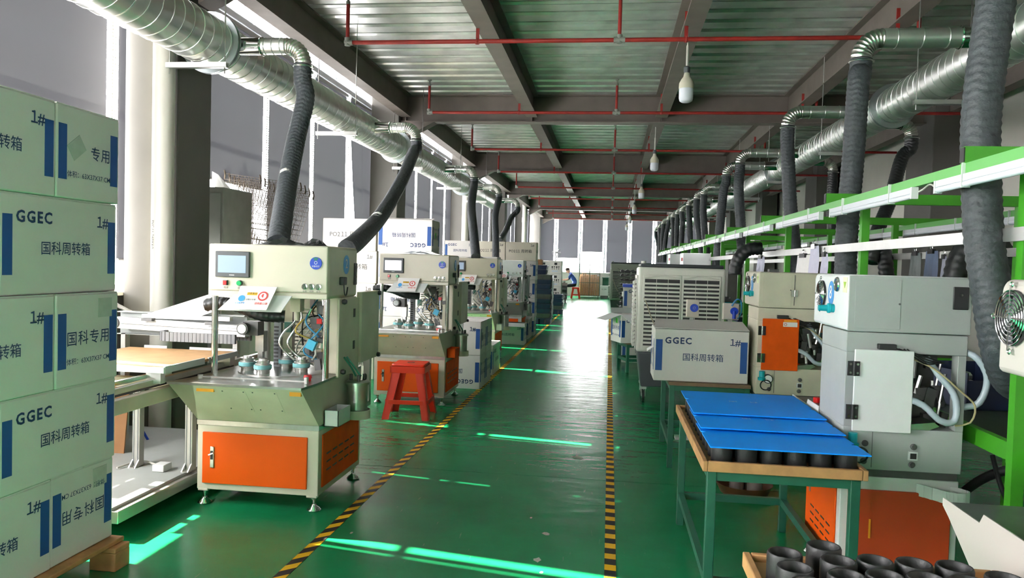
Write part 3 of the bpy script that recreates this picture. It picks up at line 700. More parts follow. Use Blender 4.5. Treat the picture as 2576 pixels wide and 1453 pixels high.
# the tall stack on the pallet by the camera
SX, SY = -2.12, 3.03
zs = [.122, .477, .824, 1.197, 1.57]; hs = [.353, .345, .371, .371, .363]
names5 = ['bottom', 'second', 'middle', 'fourth', 'top']
gp = 'printed cartons stacked on the pine pallet'
for i in range(5):
    j = (i * 7 % 5 - 2) * .004
    if i % 2 == 0:
        inv = i == 0
        e = carton('carton', 'white carton, end face out, far end of the %s layer on the pallet' % names5[i], (SX - .315 + j, SY - .185, zs[i]), 0, gp, h=hs[i], faces='R', inv=inv, skip=('k',) if i == 4 else ())
        if i < 4: lab_sheet(e, (.315, .1, hs[i] - .065), .085, .08, (1, 0, 0))
        carton('carton', 'white carton, long face out, nearer part of the %s layer on the pallet' % names5[i], (SX - .185 + j * .5, SY - .37 - .318, zs[i]), PI / 2, gp, h=hs[i], faces='F')
        carton('carton', 'white carton behind the outer ones in the %s layer on the pallet' % names5[i], (SX - .185 - .39, SY - .37 - .318, zs[i]), PI / 2, gp, h=hs[i], faces='')
    else:
        carton('carton', 'white carton, long face out, far end of the %s layer on the pallet' % names5[i], (SX - .185 + j, SY - .315, zs[i]), PI / 2, gp, h=hs[i], faces='F')
        carton('carton', 'white carton, end face out, nearer part of the %s layer on the pallet' % names5[i], (SX - .315 + j, SY - .63 - .189, zs[i]), 0, gp, h=hs[i], faces='R')
        carton('carton', 'white carton behind the outer ones in the %s layer on the pallet' % names5[i], (SX - .185 - .376, SY - .315, zs[i]), PI / 2, gp, h=hs[i], faces='')
pal = T('pallet', 'pine pallet under the tall stack of printed cartons', 'pallet', (-2.62, 2.5, 0))
def pbox(n, *a): return MB().box(*a).build(n, WOOD, pal, bevel=.004)
for k in range(6): pbox('pallet_board', -.55 + .19 * k, -.55 + .19 * k + .14, -.62, .545, .1, .12)
for y in (-.6, -.05, .44):
    pbox('pallet_bearer', -.57, .57, y, y + .1, .078, .1)
    for x in (-.57, -.06, .45): pbox('pallet_block', x, x + .12, y, y + .1, 0, .078)
# tall stacks between the first machines
g = 'printed cartons stacked behind pressing machine 2'
for c in range(2):
    for i in range(5):
        kind = 'cream' if c == 0 else 'blue'
        lab = ('cream carton, window column of the stack behind pressing machine 2, %s layer' if c == 0 else 'white upside-down carton, aisle column of the stack behind pressing machine 2, %s layer') % names5[i]
        t = carton('carton', lab, ((-2.955 if c == 0 else -2.305) + (i % 2) * .012, 8.5, i * .3655), 0, g, faces='FR' if c else 'F', inv=c == 1, kind=kind)
        if c == 1 and i == 4:
            lab_sheet(t, (.315, -.02, .2), .05, .06, (1, 0, 0), GREENT, 'green_sticker')
            MB().prism([(-.315, -.185, .365), (.315, -.185, .365), (.3, -.03, .385), (-.28, -.03, .39)], (0, .0, .004)).build('open_flap', BOX, t)
g = 'printed cartons beside the second pressing machine'
for r in range(2):
    for i in range(2):
        t = carton('carton', 'white carton with %s, %s row beside the second pressing machine' % (('upside-down print on the floor', 'front') if (i, r) == (0, 0) else ('upright print on top', 'front') if r == 0 else ('floor place', 'back') if i == 0 else ('upper place', 'back')),
                   (-1.665, 8.18 + .39 * r, i * .3655), 0, g, faces='FR', inv=i == 0, skip=('g',) if i == 1 and r == 0 else ())
        if i == 1 and r == 0: lab_sheet(t, (.315, -.09, .2), .06, .09, (1, 0, 0), MGREY, 'grey_label')
carton('carton', 'single white carton standing beside the front of the third pressing machine', (-1.56, 9.38, 0), PI / 2, None, faces='FL')
MB()
t = carton('carton', 'open white carton on the floor in front of the white pressing machine', (-1.71, 12.82, 0), 0, None, faces='FR', lid=False)
MB().prism([(-.315, -.185, .365), (.315, -.185, .365), (.335, -.27, .31), (-.335, -.27, .31)], (0, -.002, .004)).build('open_flap', WHITEP, t)
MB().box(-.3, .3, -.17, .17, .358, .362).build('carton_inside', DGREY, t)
carton('carton', 'single white carton on the floor beyond the white pressing machine, beside the tape', (-1.62, 14.0, 0), PI / 2, None, faces='FL')
for i in range(4): carton('carton', 'white carton in the single column behind the third pressing machine, %s from the floor' % ORD[i], (-2.03, 11.66, i * .366 + .14 * 0), 0, 'single column of cartons behind the third pressing machine', faces='F', inv=False)
g = 'wall of cartons behind the white pressing machine'
for c in range(3):
    for i in range(5):
        carton('carton', '%s carton in the wall of cartons down the aisle, %s column, %s layer' % ('cream' if i == 4 and c < 2 else 'white', ORD[c], names5[i]),
               (-1.70 - .6 * c + .006 * (i % 2), 14.6, i * .358), 0, g, L=.59, h=.356, faces='FR' if c == 0 else 'F', kind='cream' if i == 4 and c < 2 else 'blue', inv=(i == 2 and c == 0))
# ------------------------------------------------------------------ green steel tables
def table(name, label, loc, w, d, h, rz=0, top=PLY, edge=True, lz=.14):
    t = T(name, label, 'table', loc, rz)
    def leg(x, y):
        sx = 1 if x < w / 2 else -1; sy = 1 if y < d / 2 else -1
        b = MB().box(*sorted((x, x + sx * .035)), *sorted((y, y + sy * .035)), 0, h - .02)
        b.build('leg', TGREEN, t, bevel=.002)
    for x in (0, w):
        for y in (0, d): leg(x, y)
    for z, n in ((h - .06, 'apron_rail'), (lz, 'stretcher')):
        for y in (.004, d - .032): MB().box(.03, w - .03, y, y + .028, z, z + .035).build(n, TGREEN, t)
        for x in (.004, w - .032): MB().box(x, x + .028, .03, d - .03, z, z + .035).build(n, TGREEN, t)
    MB().box(-.005, w + .005, -.005, d + .005, h - .022, h).build('table_top', top, t)
    if edge:
        for a in ((-.02, -.001, -.02, d + .02), (w + .001, w + .02, -.02, d + .02), (0, w, -.02, -.001), (0, w, d + .001, d + .02)):
            MB().box(*a, h - .022, h + .018).build('edge_strip', WOOD, t, bevel=.003)
    return t
table('work_table', 'green steel table with plywood top under the blue plastic boards', (.395, 2.94, 0), .56, 1.15, .615)
table('work_table', 'green steel table carrying the printed carton, behind the one with blue boards', (.43, 5.22, 0), .53, .8, .59, top=PLYD, edge=False)
table('work_table', 'plywood edged green steel table full of black rings at the bottom of the picture', (.385, .86, 0), .58, 1.12, .615)
table('work_bench', 'low green steel bench under the open carton beside the air cooler', (.253, 9.84, 0), .75, .44, .385, math.radians(16), top=PLYD, edge=False)
# black rings
CUPM = mat('black_ring_ferrite', rgb(26, 27, 28), 0.5, var=0.25, vs_=40, bump=0.1, bs=120)
cup_me = MB().lathe((0, 0, 0), (0, 0, .074), [(0, .034), (0, .0395), (.04, .041), (.93, .041), (1, .0385), (1, .035), (.95, .0325), (.2, .031), (.2, .002)], 28, False).mesh('black_ring', CUPM, 45)
def cup(x, y, z, lab, grp):
    o = bpy.data.objects.new('black_ring', cup_me); C.objects.link(o); o.location = (x, y, z); o.rotation_euler = (0, 0, random.uniform(0, 6)); return tag(o, lab, 'ring', grp)
pos = []
rows = [(1.90, [.437, .545, .635, .725, .825, .92]), (1.81, [.432, .551, .64, .733, .822, .915]), (1.72, [.44, .53, .62, .71, .8, .89])]
fix = [(.437, 1.857), (.545, 1.925), (.44, 1.77), (.553, 1.832), (.64, 1.85), (.727, 1.852), (.815, 1.849), (.545, 1.745), (.632, 1.762), (.72, 1.765), (.45, 1.683), (.808, 1.762), (.9, 1.80), (.895, 1.71)]
for y in (1.595, 1.505, 1.415, 1.325, 1.235, 1.145, 1.055, .965):
    for x in (.445, .535, .625, .715, .805, .895): fix.append((x + random.uniform(-.003, .003), y + random.uniform(-.003, .003)))
rl = ['front', 'second', 'third', 'fourth', 'fifth']
for i, (x, y) in enumerate(fix):
    if i < 14: lab = 'black ring on the plywood edged table, %s one counted from the far corner' % ORD[i]
    else: lab = 'black ring on the plywood table, %s regular row from far end, %s from aisle' % (ORD[(i - 14) // 6], ORD[(i - 14) % 6])
    cup(x, y, .616, lab, 'black rings on the plywood edged table' if i < 14 else 'black rings in the regular rows')
for a in range(6):
    for b in range(12):
        cup(.455 + .092 * a, 3.0 + .092 * b, .616, 'black ring under the blue boards, %s row from camera end, %s from aisle' % (ORD[b], ORD[a]), 'black rings under the blue boards')
# blue boards
def board(lab, y0, y1, z0, z1, txt=None, x0=.392, x1=.962):
    t = T('plastic_board', lab, 'board', (x0, y0, 0), 0, 'blue plastic boards on the work table')
    w = x1 - x0; d = y1 - y0; q = MB()
    nx = .018
    poly = [(0, 0), (w, 0), (w, d * .35), (w - nx, d * .37), (w, d * .42), (w, d), (0, d), (0, d * .62), (nx, d * .6), (0, d * .55)]
    q.prism([(x, y, z0 + (z1 - z0) * y / d) for x, y in poly], (0, 0, .005)); q.build('board_sheet', BLUEB, t)
    if txt:
        for k, s in enumerate(txt): text(s, .035, GREYINK, t, (w * (.56 - .17 * k), d * .55, z0 + (z1 - z0) * .55 + .0055), (-1, 0, 0), (0, -1, -(z1 - z0) / d), 0, 1, 1.2)
    return t
board('blue plastic board lying at the far end of the work table', 3.43, 4.04, .717, .7165, '科国')
board('middle blue plastic board, overlapping its neighbours on the work table', 3.16, 3.60, .7085, .7035, '科国')
board('blue plastic board at the camera end of the work table', 2.86, 3.33, .6995, .6915)
# carton on the second table, open box on the bench, boxes behind
t = carton('carton', 'white printed carton with folded top flap on the green table', (.635, 5.25 + .185, .591), 0, None, h=.36, faces='FL', lid=False)
MB().prism([(-.315, -.185, .36), (.315, -.185, .36), (.30, .02, .405), (-.30, .02, .405)], (0, 0, .004)).build('top_flap', BOX, t)
MB().prism([(-.3, .19, .36), (.3, .19, .36), (.29, .02, .40), (-.29, .02, .40)], (0, 0, .004)).build('top_flap', BOX, t)
MB().prism([(-.315, -.15, .23), (-.315, -.06, .23), (-.36, -.05, .2), (-.36, -.12, .19)], (0, .0, .003)).build('torn_label', PAPER, t)
t = carton('carton', 'open white carton with raised flaps on the low green bench', (.40, 10.05, .386), math.radians(20), None, faces='FL', lid=False)
MB().prism([(-.315, -.185, .365), (-.315, .185, .365), (-.52, .2, .29), (-.52, -.17, .29)], (0, 0, .004)).build('end_flap', WHITEP, t)
MB().prism([(-.315, -.185, .365), (.315, -.185, .365), (.28, -.33, .27), (-.22, -.34, .25)], (0, -.003, .003)).build('side_flap', WHITEP, t)
MB().prism([(-.315, .185, .365), (.315, .185, .365), (.31, .25, .43), (-.3, .25, .43)], (0, .003, .003)).build('side_flap', WHITEP, t)
lab_sheet(t, (-.3155, -.03, .28), .06, .06, (-1, 0, 0), GREENT, 'green_sticker')
for i in range(3):
    t = carton('carton', 'white printed carton in the short stack between the air coolers, %s' % ('bottom', 'middle', 'top under a blue lid')[i], (.52, 11.08, i * .3685), 0, 'short stack between the air coolers', faces='FL')
    if i == 2:
        MB().box(-.325, .325, -.195, .195, .34, .385).build('blue_lid', BADGE, t, bevel=.006); lab_sheet(t, (-.325, -.1, .24), .09, .07, (-1, -.2, 0), PAPER, 'paper_tag')
# ------------------------------------------------------------------ pressing machines on the window side
def round_print(t, c, r, n, m, name='print'): return MB().disc(c, r, n).build(name, m, t)
def press(label, num, loc, body, bodyd, white=False, screen=SCREEN):
    t = T('pressing_machine', label, 'machine', loc, 0, 'pressing machines along the windows')
    b = MB().box(-.345, .345, 0, .68, .085, .44); b.box(-.34, -.28, -.001, .03, .075, .09).box(.28, .34, -.001, .03, .075, .09)
    b.build('base_cabinet', body, t, bevel=.004)
    MB().box(-.31, .285, -.012, 0, .122, .402).build('front_door', ORANGE, t, bevel=.003)
    la = MB().box(-.262, -.24, -.018, -.012, .21, .325).build('latch_plate', STEEL, t, bevel=.002)
    MB().box(-.258, -.245, -.0205, -.018, .255, .302).build('latch_recess', BLACK, la); MB().bar((-.268, -.022, .28), (-.24, -.024, .292), .006).build('latch_lever', CHROME, la)
    sp = MB().box(.345, .353, .045, .635, .122, .41).build('side_panel', ORANGE2, t, bevel=.003)
    for r in range(3):
        for k in range(5): MB().box(.353, .3545, .1 + .095 * k, .165 + .095 * k, .2 + .045 * r, .209 + .045 * r).build('vent_slot', BLACK, sp)
    MB().box(-.347, .347, -.004, .682, .44, .466).build('steel_band', STEEL, t)
    for x in (-.315, .315):
        for y in (.03, .65):
            f = MB().cyl((x, y, .02), (x, y, .085), .009, 10); f.lathe((x, y, 0), (x, y, .035), [(0, .036), (.15, .038), (.45, .03), (.8, .014), (1, .012)], 20)
            f.cyl((x, y, .062), (x, y, .075), .016, 6); f.build('levelling_foot', CHROME, t, smooth=40)
    # sloped apron
    a = MB().add([(-.345, 0, .466), (.345, 0, .466), (.345, .68, .466), (-.345, .68, .466), (-.26, -.2, .688), (.325, -.2, .688), (.345, .68, .688), (-.345, .68, .688)],
                 [(0, 1, 5, 4), (1, 2, 6, 5), (2, 3, 7, 6), (3, 0, 4, 7), (0, 3, 2, 1), (4, 5, 6, 7)])
    a.add([(-.345, 0, .466), (-.26, -.2, .688), (-.395, -.2, .688), (-.345, .02, .466)], [(0, 1, 2), (0, 2, 3), (1, 0, 3, 2)])
    a.build('apron', bodyd, t)
    s = Vector((0, -.2, .222)).normalized(); nn = Vector((0, -.222, -.2)).normalized(); o = Vector((0, 0, .466))
    if white:
        MB().cyl(o + s * .2 + Vector((.0, 0, 0)), o + s * .2 + nn * .003, .06, 24).build('dark_port', BLACK, t)
    else:
        for x0, x1 in ((-.12, .015), (.045, .185)):
            c0, c1 = o + s * .1, o + s * .28
            MB().prism([Vector((x0, c0.y, c0.z)), Vector((x1, c0.y, c0.z)), Vector((x1, c1.y, c1.z)), Vector((x0, c1.y, c1.z))], nn * .0015).build('inspection_cover', bodyd, t)
            for xx in (x0 + .01, x1 - .01):
                for cc in (.12, .265): q = o + s * cc; MB().cyl(Vector((xx, q.y, q.z)), Vector((xx, q.y, q.z)) + nn * .003, .004, 8).build('screw', DARKST, t)
    MB().box(-.25, -.155, -.185, -.12, .655, .688).build('amber_block', YELO, t); MB().box(.26, .32, -.19, -.15, .655, .688).build('amber_block', YELO, t)
    w = MB().prism([(-.4, -.21, .69), (.33, -.21, .69), (.345, -.05, .69), (.345, .68, .69), (-.345, .68, .69), (-.36, -.05, .69)], (0, 0, .012)); w.build('worktop', STEEL, t)
    MB().bar((-.3, -.06, .712), (.29, -.06, .712), .008).cyl((-.3, -.06, .702), (-.3, -.06, .722), .014, 12).cyl((.295, -.06, .702), (.295, -.06, .735), .012, 12).build('guard_bar', ALU, t)
    MB().cyl((-.0, .34, .702), (-.0, .34, .708), .26, 40).build('turntable', STEEL, t, smooth=40)
    for (x, y) in ((-.19, .255), (-.055, .165), (-.03, .43), (.115, .3)):
        f = MB().lathe((x, y, .708), (x, y, .792), [(0, .036), (.22, .036), (.25, .045), (.3, .045), (.62, .043), (.66, .043), (.68, .034), (.85, .034), (.86, .026), (1, .024)], 24).build('fixture', CHROME if white else STEEL, t, smooth=40)
        MB().lathe((x, y, .734), (x, y, .757), [(0, .047), (.1, .0495), (.9, .0495), (1, .047)], 24).build('band_ring', STEEL if white else PALET, f, smooth=40)
    eb = MB().cyl((.27, .02, .702), (.27, .02, .718), .018, 14).cyl((.27, .02, .718), (.27, .02, .735), .023, 14, .02).build('stop_button', BTNR, t, smooth=40)
    for x in (-.325, .325): MB().cyl((x, .13, .702), (x, .13, 1.14), .0175, 18).build('post', CHROME, t, smooth=40)
    # head
    MB().box(-.345, .345, .1, .57, 1.14, 1.43).build('head_cabinet', bodyd, t, bevel=.018, seg=3)
    MB().box(-.342, .342, .088, .102, 1.172, 1.428).build('front_panel', body, t, bevel=.01, seg=3)
    MB().box(-.342, .342, .09, .102, 1.138, 1.169).build('lower_lip', body, t, bevel=.004)
    if not white:
        sc = MB().box(-.298, -.1, .072, .088, 1.245, 1.388).build('touch_screen', DGREY, t, bevel=.004)
        MB().box(-.281, -.119, .0705, .072, 1.27, 1.365).build('display', screen, sc)
        for x in (-.21, -.2, -.19): MB().box(x - .004, x + .004, .0712, .072, 1.2555, 1.2595).build('screen_mark', WHT, sc)
        rb = MB().box(-.254, -.23, .078, .088, 1.2, 1.228).build('red_button', DARKST, t); MB().box(-.251, -.233, .072, .078, 1.203, 1.225).build('button_cap', BTNR, rb)
        gb = MB().cyl((-.158, .088, 1.214), (-.158, .078, 1.214), .016, 20).build('green_button', DARKST, t, smooth=40); MB().cyl((-.158, .078, 1.214), (-.158, .068, 1.214), .013, 20).build('button_cap', BTNG, gb, smooth=40)
        text('电源', .014, INKK, t, (-.24, .088, 1.187), (1, 0, 0), (0, 0, 1)); text('启动', .014, INKK, t, (-.158, .088, 1.187), (1, 0, 0), (0, 0, 1))
        bx = (.215, .254, .293); bt = ('左动', '右动', '启动')
    else:
        MB().box(-.345, -.29, .07, .088, 1.25, 1.36).build('touch_screen', DGREY, t, bevel=.004)
        MB().cyl((-.13, .088, 1.36), (-.13, .07, 1.36), .018, 18).build('green_button', BTNG, t, smooth=40)
        for x, m_ in ((-.03, BTNR), (.07, BTNG)): MB().box(x - .013, x + .013, .075, .088, 1.192, 1.22).build('push_button', m_, t)
        bx = (.16, .225, .29); bt = ('', '', '')
    for x, s_ in zip(bx, bt):
        MB().lathe((x, .088, 1.206), (x, .074, 1.206), [(0, .0165), (.5, .0165), (.55, .011), (1, .0105)], 18).build('chrome_button', CHROME, t, smooth=30)
        if s_: text(s_, .012, INKK, t, (x, .088, 1.18), (1, 0, 0), (0, 0, 1))
    bd = MB().cyl((.277, .088, 1.335), (.277, .082, 1.335), .034, 28).build('round_badge', BADGE, t, smooth=40)
    text('设备标识', .011, WHT, bd, (.277, .0815, 1.318), (1, 0, 0), (0, 0, 1)); MB().torus((.277, .0818, 1.338), .008, .0014, (0, 1, 0), 16, 5).build('badge_ring', WHT, bd)
    MB().prism([(.262, .0816, 1.366), (.292, .0816, 1.366), (.284, .0816, 1.35), (.27, .0816, 1.35)], (0, -.0008, 0)).build('badge_tab', mat('badge_green', rgb(20, 120, 110), .4), bd)
    npl = MB(); q = [(.3465, .37 + .05 * math.cos(a), 1.33 + .055 * math.sin(a)) for a in [2 * PI * j / 28 for j in range(28)]]
    npl.prism(q, (.0012, 0, 0)); pl_ = npl.build('number_plate', LBLUE, t)
    text(num, .075, WHT, pl_, (.3468, .37, 1.333), (0, 1, 0), (0, 0, 1), .01)
    pi = MB().box(.345, .353, .5, .545, 1.21, 1.34).build('power_inlet', BLACK, t, bevel=.002)
    for z in (1.24, 1.275, 1.31): MB().box(.353, .356, .512, .534, z - .012, z + .012).build('inlet_pin', DARKST, pi)
    cn = MB().box(.345, .375, .26, .31, 1.215, 1.26).build('connector', BLACK, t, bevel=.004)
    MB().tube(spline([(.37, .27, 1.215), (.375, .27, 1.17), (.37, .3, 1.155), (.365, .33, 1.16), (.36, .36, 1.2)], .012), .004, 6).build('cable', BLACK, cn)
    # notice board and sign
    MB().prism([(-.185, .085, 1.15), (.145, .085, 1.15), (.115, .015, 1.065), (-.245, .015, 1.065)], (0, -.004, .003)).build('white_plate', WHITEP, t)
    nt = MB().prism([(-.14, .062, 1.198), (.07, .062, 1.198), (.045, -.012, 1.075), (-.145, -.012, 1.075)], (0, -.003, .002)).build('notice_sheet', PAPER, t)
    up = Vector((0, .074, .123)).normalized(); base = Vector((-.045, .025, 1.1365))
    def np_(u, v): return base + Vector((u, 0, 0)) + up * v + Vector((0, -.0042, .0026))
    nvec = Vector((1, 0, 0)).cross(up)
    MB().disc(np_(-.068, -.005), .019, nvec).build('glove_sign', CYANPR, nt); MB().disc(np_(.05, .012), .029, nvec).build('mask_sign', REDPR, nt)
    MB().disc(np_(.05, .012) + nvec * .0008, .02, nvec).build('mask_disc', WHT, nt); text('◖', .03, REDPR, nt, np_(.048, .012) + nvec * .0005, (1, 0, 0), up)
    MB().prism([np_(-.043, .016), np_(.015, .016), np_(.015, .033), np_(-.043, .033)], nvec * .0005).build('yellow_bar', YEL, nt)
    text('注意事项', .014, INKK, nt, np_(-.014, .0245), (1, 0, 0), up); text('请戴好手套', .012, INKK, nt, np_(-.014, -.012), (1, 0, 0), up); text('请佩戴口罩', .015, REDPR, nt, np_(.05, -.035), (1, 0, 0), up, .01)
    text('必须戴手套', .011, CYANPR, nt, np_(-.07, -.034), (1, 0, 0), up, .01)
    # side column, covers
    MB().box(.24, .344, .3, .56, .702, 1.14).build('side_column', bodyd, t, bevel=.003)
    sc2 = MB().box(.345, .36, .235, .575, .69, 1.135).build('side_cover', bodyd, t, bevel=.003)
    for z in (.83, 1.02): MB().box(.36, .3625, .47, .50, z, z + .05).build('slot', BLACK, sc2)
    for z in (.72, 1.12): MB().lathe((.36, .28, z), (.385, .28, z), [(0, .012), (.5, .016), (1, .012)], 12).build('hand_knob', BLACK, sc2, smooth=40)
    rc = MB().box(.34, .375, .58, .93, .735, 1.165).build('rear_cover', CREAMD if not white else GREY_AND_SHADE, t, bevel=.003)
    for z in (.75, 1.15): MB().lathe((.37, .9, z), (.395, .9, z), [(0, .012), (.5, .016), (1, .012)], 12).build('hand_knob', BLACK, rc, smooth=40)
    MB().box(.3, .34, .6, .64, .44, .74).box(.3, .34, .86, .9, .44, .74).box(.3, .34, .6, .9, .42, .45).box(.2, .34, .6, .68, .5, .56).build('rear_bracket', ALU, t)
    # pressure pot on its bracket, tray
    br = MB(); br.lathe((.415, .41, .435), (.415, .41, .485), [(0, .0), (0, .078), (1, .078), (1, .074), (.2, .074), (.2, 0)], 28, False); br.box(.345, .42, .335, .485, .435, .45); br.build('pot_bracket', bodyd, t, smooth=40)
    pt_ = MB().lathe((.415, .41, .446), (.415, .41, .635), [(0, .055), (.03, .06), (1, .06)], 28).build('pressure_pot', STEEL, t, smooth=40)
    MB().lathe((.415, .41, .635), (.415, .41, .655), [(0, .072), (.6, .072), (1, .06)], 28).build('pot_lid', STEEL, pt_, smooth=40)
    v = MB(); 
    for dx, dy in ((-.04, 0), (.03, .03), (.02, -.04)): v.cyl((.415 + dx, .41 + dy, .655), (.415 + dx, .41 + dy, .69), .01, 8)
    v.torus((.45, .44, .67), .02, .004, (1, 0, 0), 12, 5); v.build('valve', DARKST, pt_)['kind'] = 'stuff'
    hz = mat('green_hose', rgb(60, 130, 110), .4)
    for k in range(2): MB().tube(spline([(.4 + .03 * k, .42, .68), (.39 + .02 * k, .36, .74), (.37, .3 + .04 * k, .8)], .02), .006, 8).build('air_hose', hz, pt_, smooth=60)
    tm = ORANGE2 if num == '3' else WHITEP
    q = MB(); x0, x1, y0, y1, z0, z1 = .35, .43, .06, .25, .452, .54
    q.box(x0, x1, y0, y1, z0, z0 + .004).box(x0, x0 + .004, y0, y1, z0, z1).box(x1 - .004, x1, y0, y1, z0, z1).box(x0, x1, y0, y0 + .004, z0, z1).box(x0, x1, y1 - .004, y1, z0, z1); q.build('side_tray', tm, t)
    # works under the head
    dv = MB().box(.04, .1, .3, .36, 1.05, 1.14).cyl((.07, .33, 1.0), (.07, .33, 1.05), .018, 12).build('dispensing_valve', bodyd, t)
    for k in (0, 1):
        MB().tube(spline([(.055 + .035 * k, .33, 1.06), (.06 + .035 * k, .33, 1.0), (.0 + .055 * k, .31, .93), (-.02 + .05 * k, .3, .87), (.03 + .05 * k, .29, .81), (.075 + .06 * k, .3, .775)], .012), .008, 8).build('steel_tube', CHROME, t, smooth=60)
    cl = MB().cyl((-.2, .5, .702), (-.2, .5, 1.14), .03, 16).build('support_column', ALU, t, smooth=40)
    MB().cbox((-.17, .28, .95), (.09, .08, .08)).cyl((-.2, .235, .95), (-.2, .2, .95), .034, 18).build('motor', DARKST, t, smooth=40)
    MB().cyl((-.2, .2, .95), (-.2, .195, .95), .026, 18).build('motor_face', WHITEP, t)
    MB().cbox((-.15, .34, .87), (.05, .05, .12)).cbox((-.15, .34, .8), (.03, .03, .1)).build('press_slide', STEEL, t)
    sd_ = MB().box(-.12, -.075, .44, .465, .702, .98).build('slotted_strip', MGREY, t)
    for k in range(11): MB().box(-.118, -.09, .438, .44, .72 + .022 * k, .731 + .022 * k).build('strip_slot', BLACK, sd_)
    hb = T0 = flexible([(-.44, .24, 1.075), (-.36, .24, 1.09), (-.25, .25, 1.075), (-.12, .27, 1.03), (.0, .32, 1.02)], .036, t, HOSEB, .03, .14, 14, name='ribbed_hose')
    rnd = random.Random(int(num) if num.isdigit() else 9)
    cols = [BLACK, mat('blue_tubing', rgb(60, 140, 190), .35), mat('white_cable', rgb(216, 214, 206), .5), mat('yellow_cable', rgb(210, 176, 90), .5), BLACK, MATS['white_cable']]
    for k in range(13):
        a = Vector((rnd.uniform(.1, .22), rnd.uniform(.3, .5), rnd.uniform(.95, 1.12))); b_ = Vector((rnd.uniform(.08, .24), rnd.uniform(.25, .45), rnd.uniform(.74, .92)))
        m1 = a.lerp(b_, .35) + Vector((rnd.uniform(-.1, .06), rnd.uniform(-.08, .04), rnd.uniform(-.02, .06))); m2 = a.lerp(b_, .7) + Vector((rnd.uniform(-.08, .08), rnd.uniform(-.08, .04), rnd.uniform(-.03, .03)))
        MB().tube(spline([a, m1, m2, b_], .02), rnd.uniform(.003, .006), 6).build('cable', cols[k % 6], t, smooth=60)
    MB().cbox((.19, .26, .87), (.05, .03, .055), Matrix.Rotation(.4, 4, 'Y')).build('air_fitting', mat('sky_blue_plastic', rgb(70, 180, 216), .4), t)
    MB().cbox((-.02, .42, .95), (.04, .03, .06)).build('green_valve', mat('dull_green_plastic', rgb(70, 120, 104), .5), t)
    MB().cbox((.21, .33, 1.0), (.03, .03, .03)).build('red_fitting', BTNR, t)
    bl = MB()
    for k in range(16):
        c = (rnd.uniform(.12, .3), rnd.uniform(.3, .5), rnd.uniform(.74, 1.1)); s_ = (rnd.uniform(.02, .06), rnd.uniform(.02, .05), rnd.uniform(.02, .08))
        bl.cbox(c, s_, Matrix.Rotation(rnd.uniform(-.3, .3), 4, 'Y'))
    bl.build('valve_bank', DARKST, t)['kind'] = 'stuff'
    bl = MB()
    for k in range(9):
        c = Vector((rnd.uniform(.1, .28), rnd.uniform(.28, .46), rnd.uniform(.76, 1.08))); bl.cyl(c, c + Vector((rnd.uniform(-.05, .05), rnd.uniform(-.02, .02), rnd.uniform(.03, .09))), rnd.uniform(.008, .016), 8)
    bl.build('steel_fittings', STEEL, t)['kind'] = 'stuff'
    if not white:
        rk = MB()
        for k in range(15): rk.box(-.05, .27, .585, .605, .72 + .023 * k, .732 + .023 * k)
        rk.build('louvred_guard', CREAMD, t)['kind'] = 'stuff'
    return t
PY = 3.85; PD = 3.12
M2 = press('cream pressing machine 2 with orange door, closest to the stacked cartons', '2', (-1.86, PY, 0), CREAM, CREAMD)
press('cream pressing machine behind the red stool, second in the row', '3', (-1.86, PY + PD, 0), CREAM, CREAMD, screen=SCREENW)
press('cream pressing machine third in the row, beside the single carton', '4', (-1.86, PY + 2 * PD, 0), CREAM, CREAMD)
press('white pressing machine with a dark port, fourth in the row', '5', (-1.86, PY + 3 * PD, 0), WHITEP, GREY_AND_SHADE, white=True)
# ------------------------------------------------------------------ machines seen from behind on the bench side
def fan(t, c, r, n):
    c = Vector(c); n = Vector(n); f = MB().cyl(c, c + n * .004, r * 1.02, 32).build('fan_shroud', BLACK, t, smooth=40)
    g = MB()
    for k in range(1, 7): g.torus(c + n * .01, r * k / 6, .0022, n, 32, 5)
    u = n.orthogonal().normalized(); w = n.cross(u)
    for a in range(4):
        d = (u * math.cos(PI / 4 + a * PI / 2) + w * math.sin(PI / 4 + a * PI / 2)); g.bar(c + n * .011 + d * r * .2, c + n * .011 + d * r * 1.2, .004); g.torus(c + n * .008 + d * r * 1.22, .006, .0025, n, 10, 4)
    g.build('fan_guard', CHROME, f, smooth=50)
    hbm = MB().cyl(c + n * .004, c + n * .008, r * .36, 20).build('fan_hub', MGREY, f, smooth=40)
    for a in range(7):
        th = 2 * PI * a / 7; d = u * math.cos(th) + w * math.sin(th); e = n.cross(d)
        MB().prism([c + n * .005 + d * r * .35 - e * .01, c + n * .006 + d * r * .9 - e * .016, c + n * .007 + d * r * .86 + e * .022, c + n * .007 + d * r * .35 + e * .014], n * .001).build('fan_blade', DGREY, f)
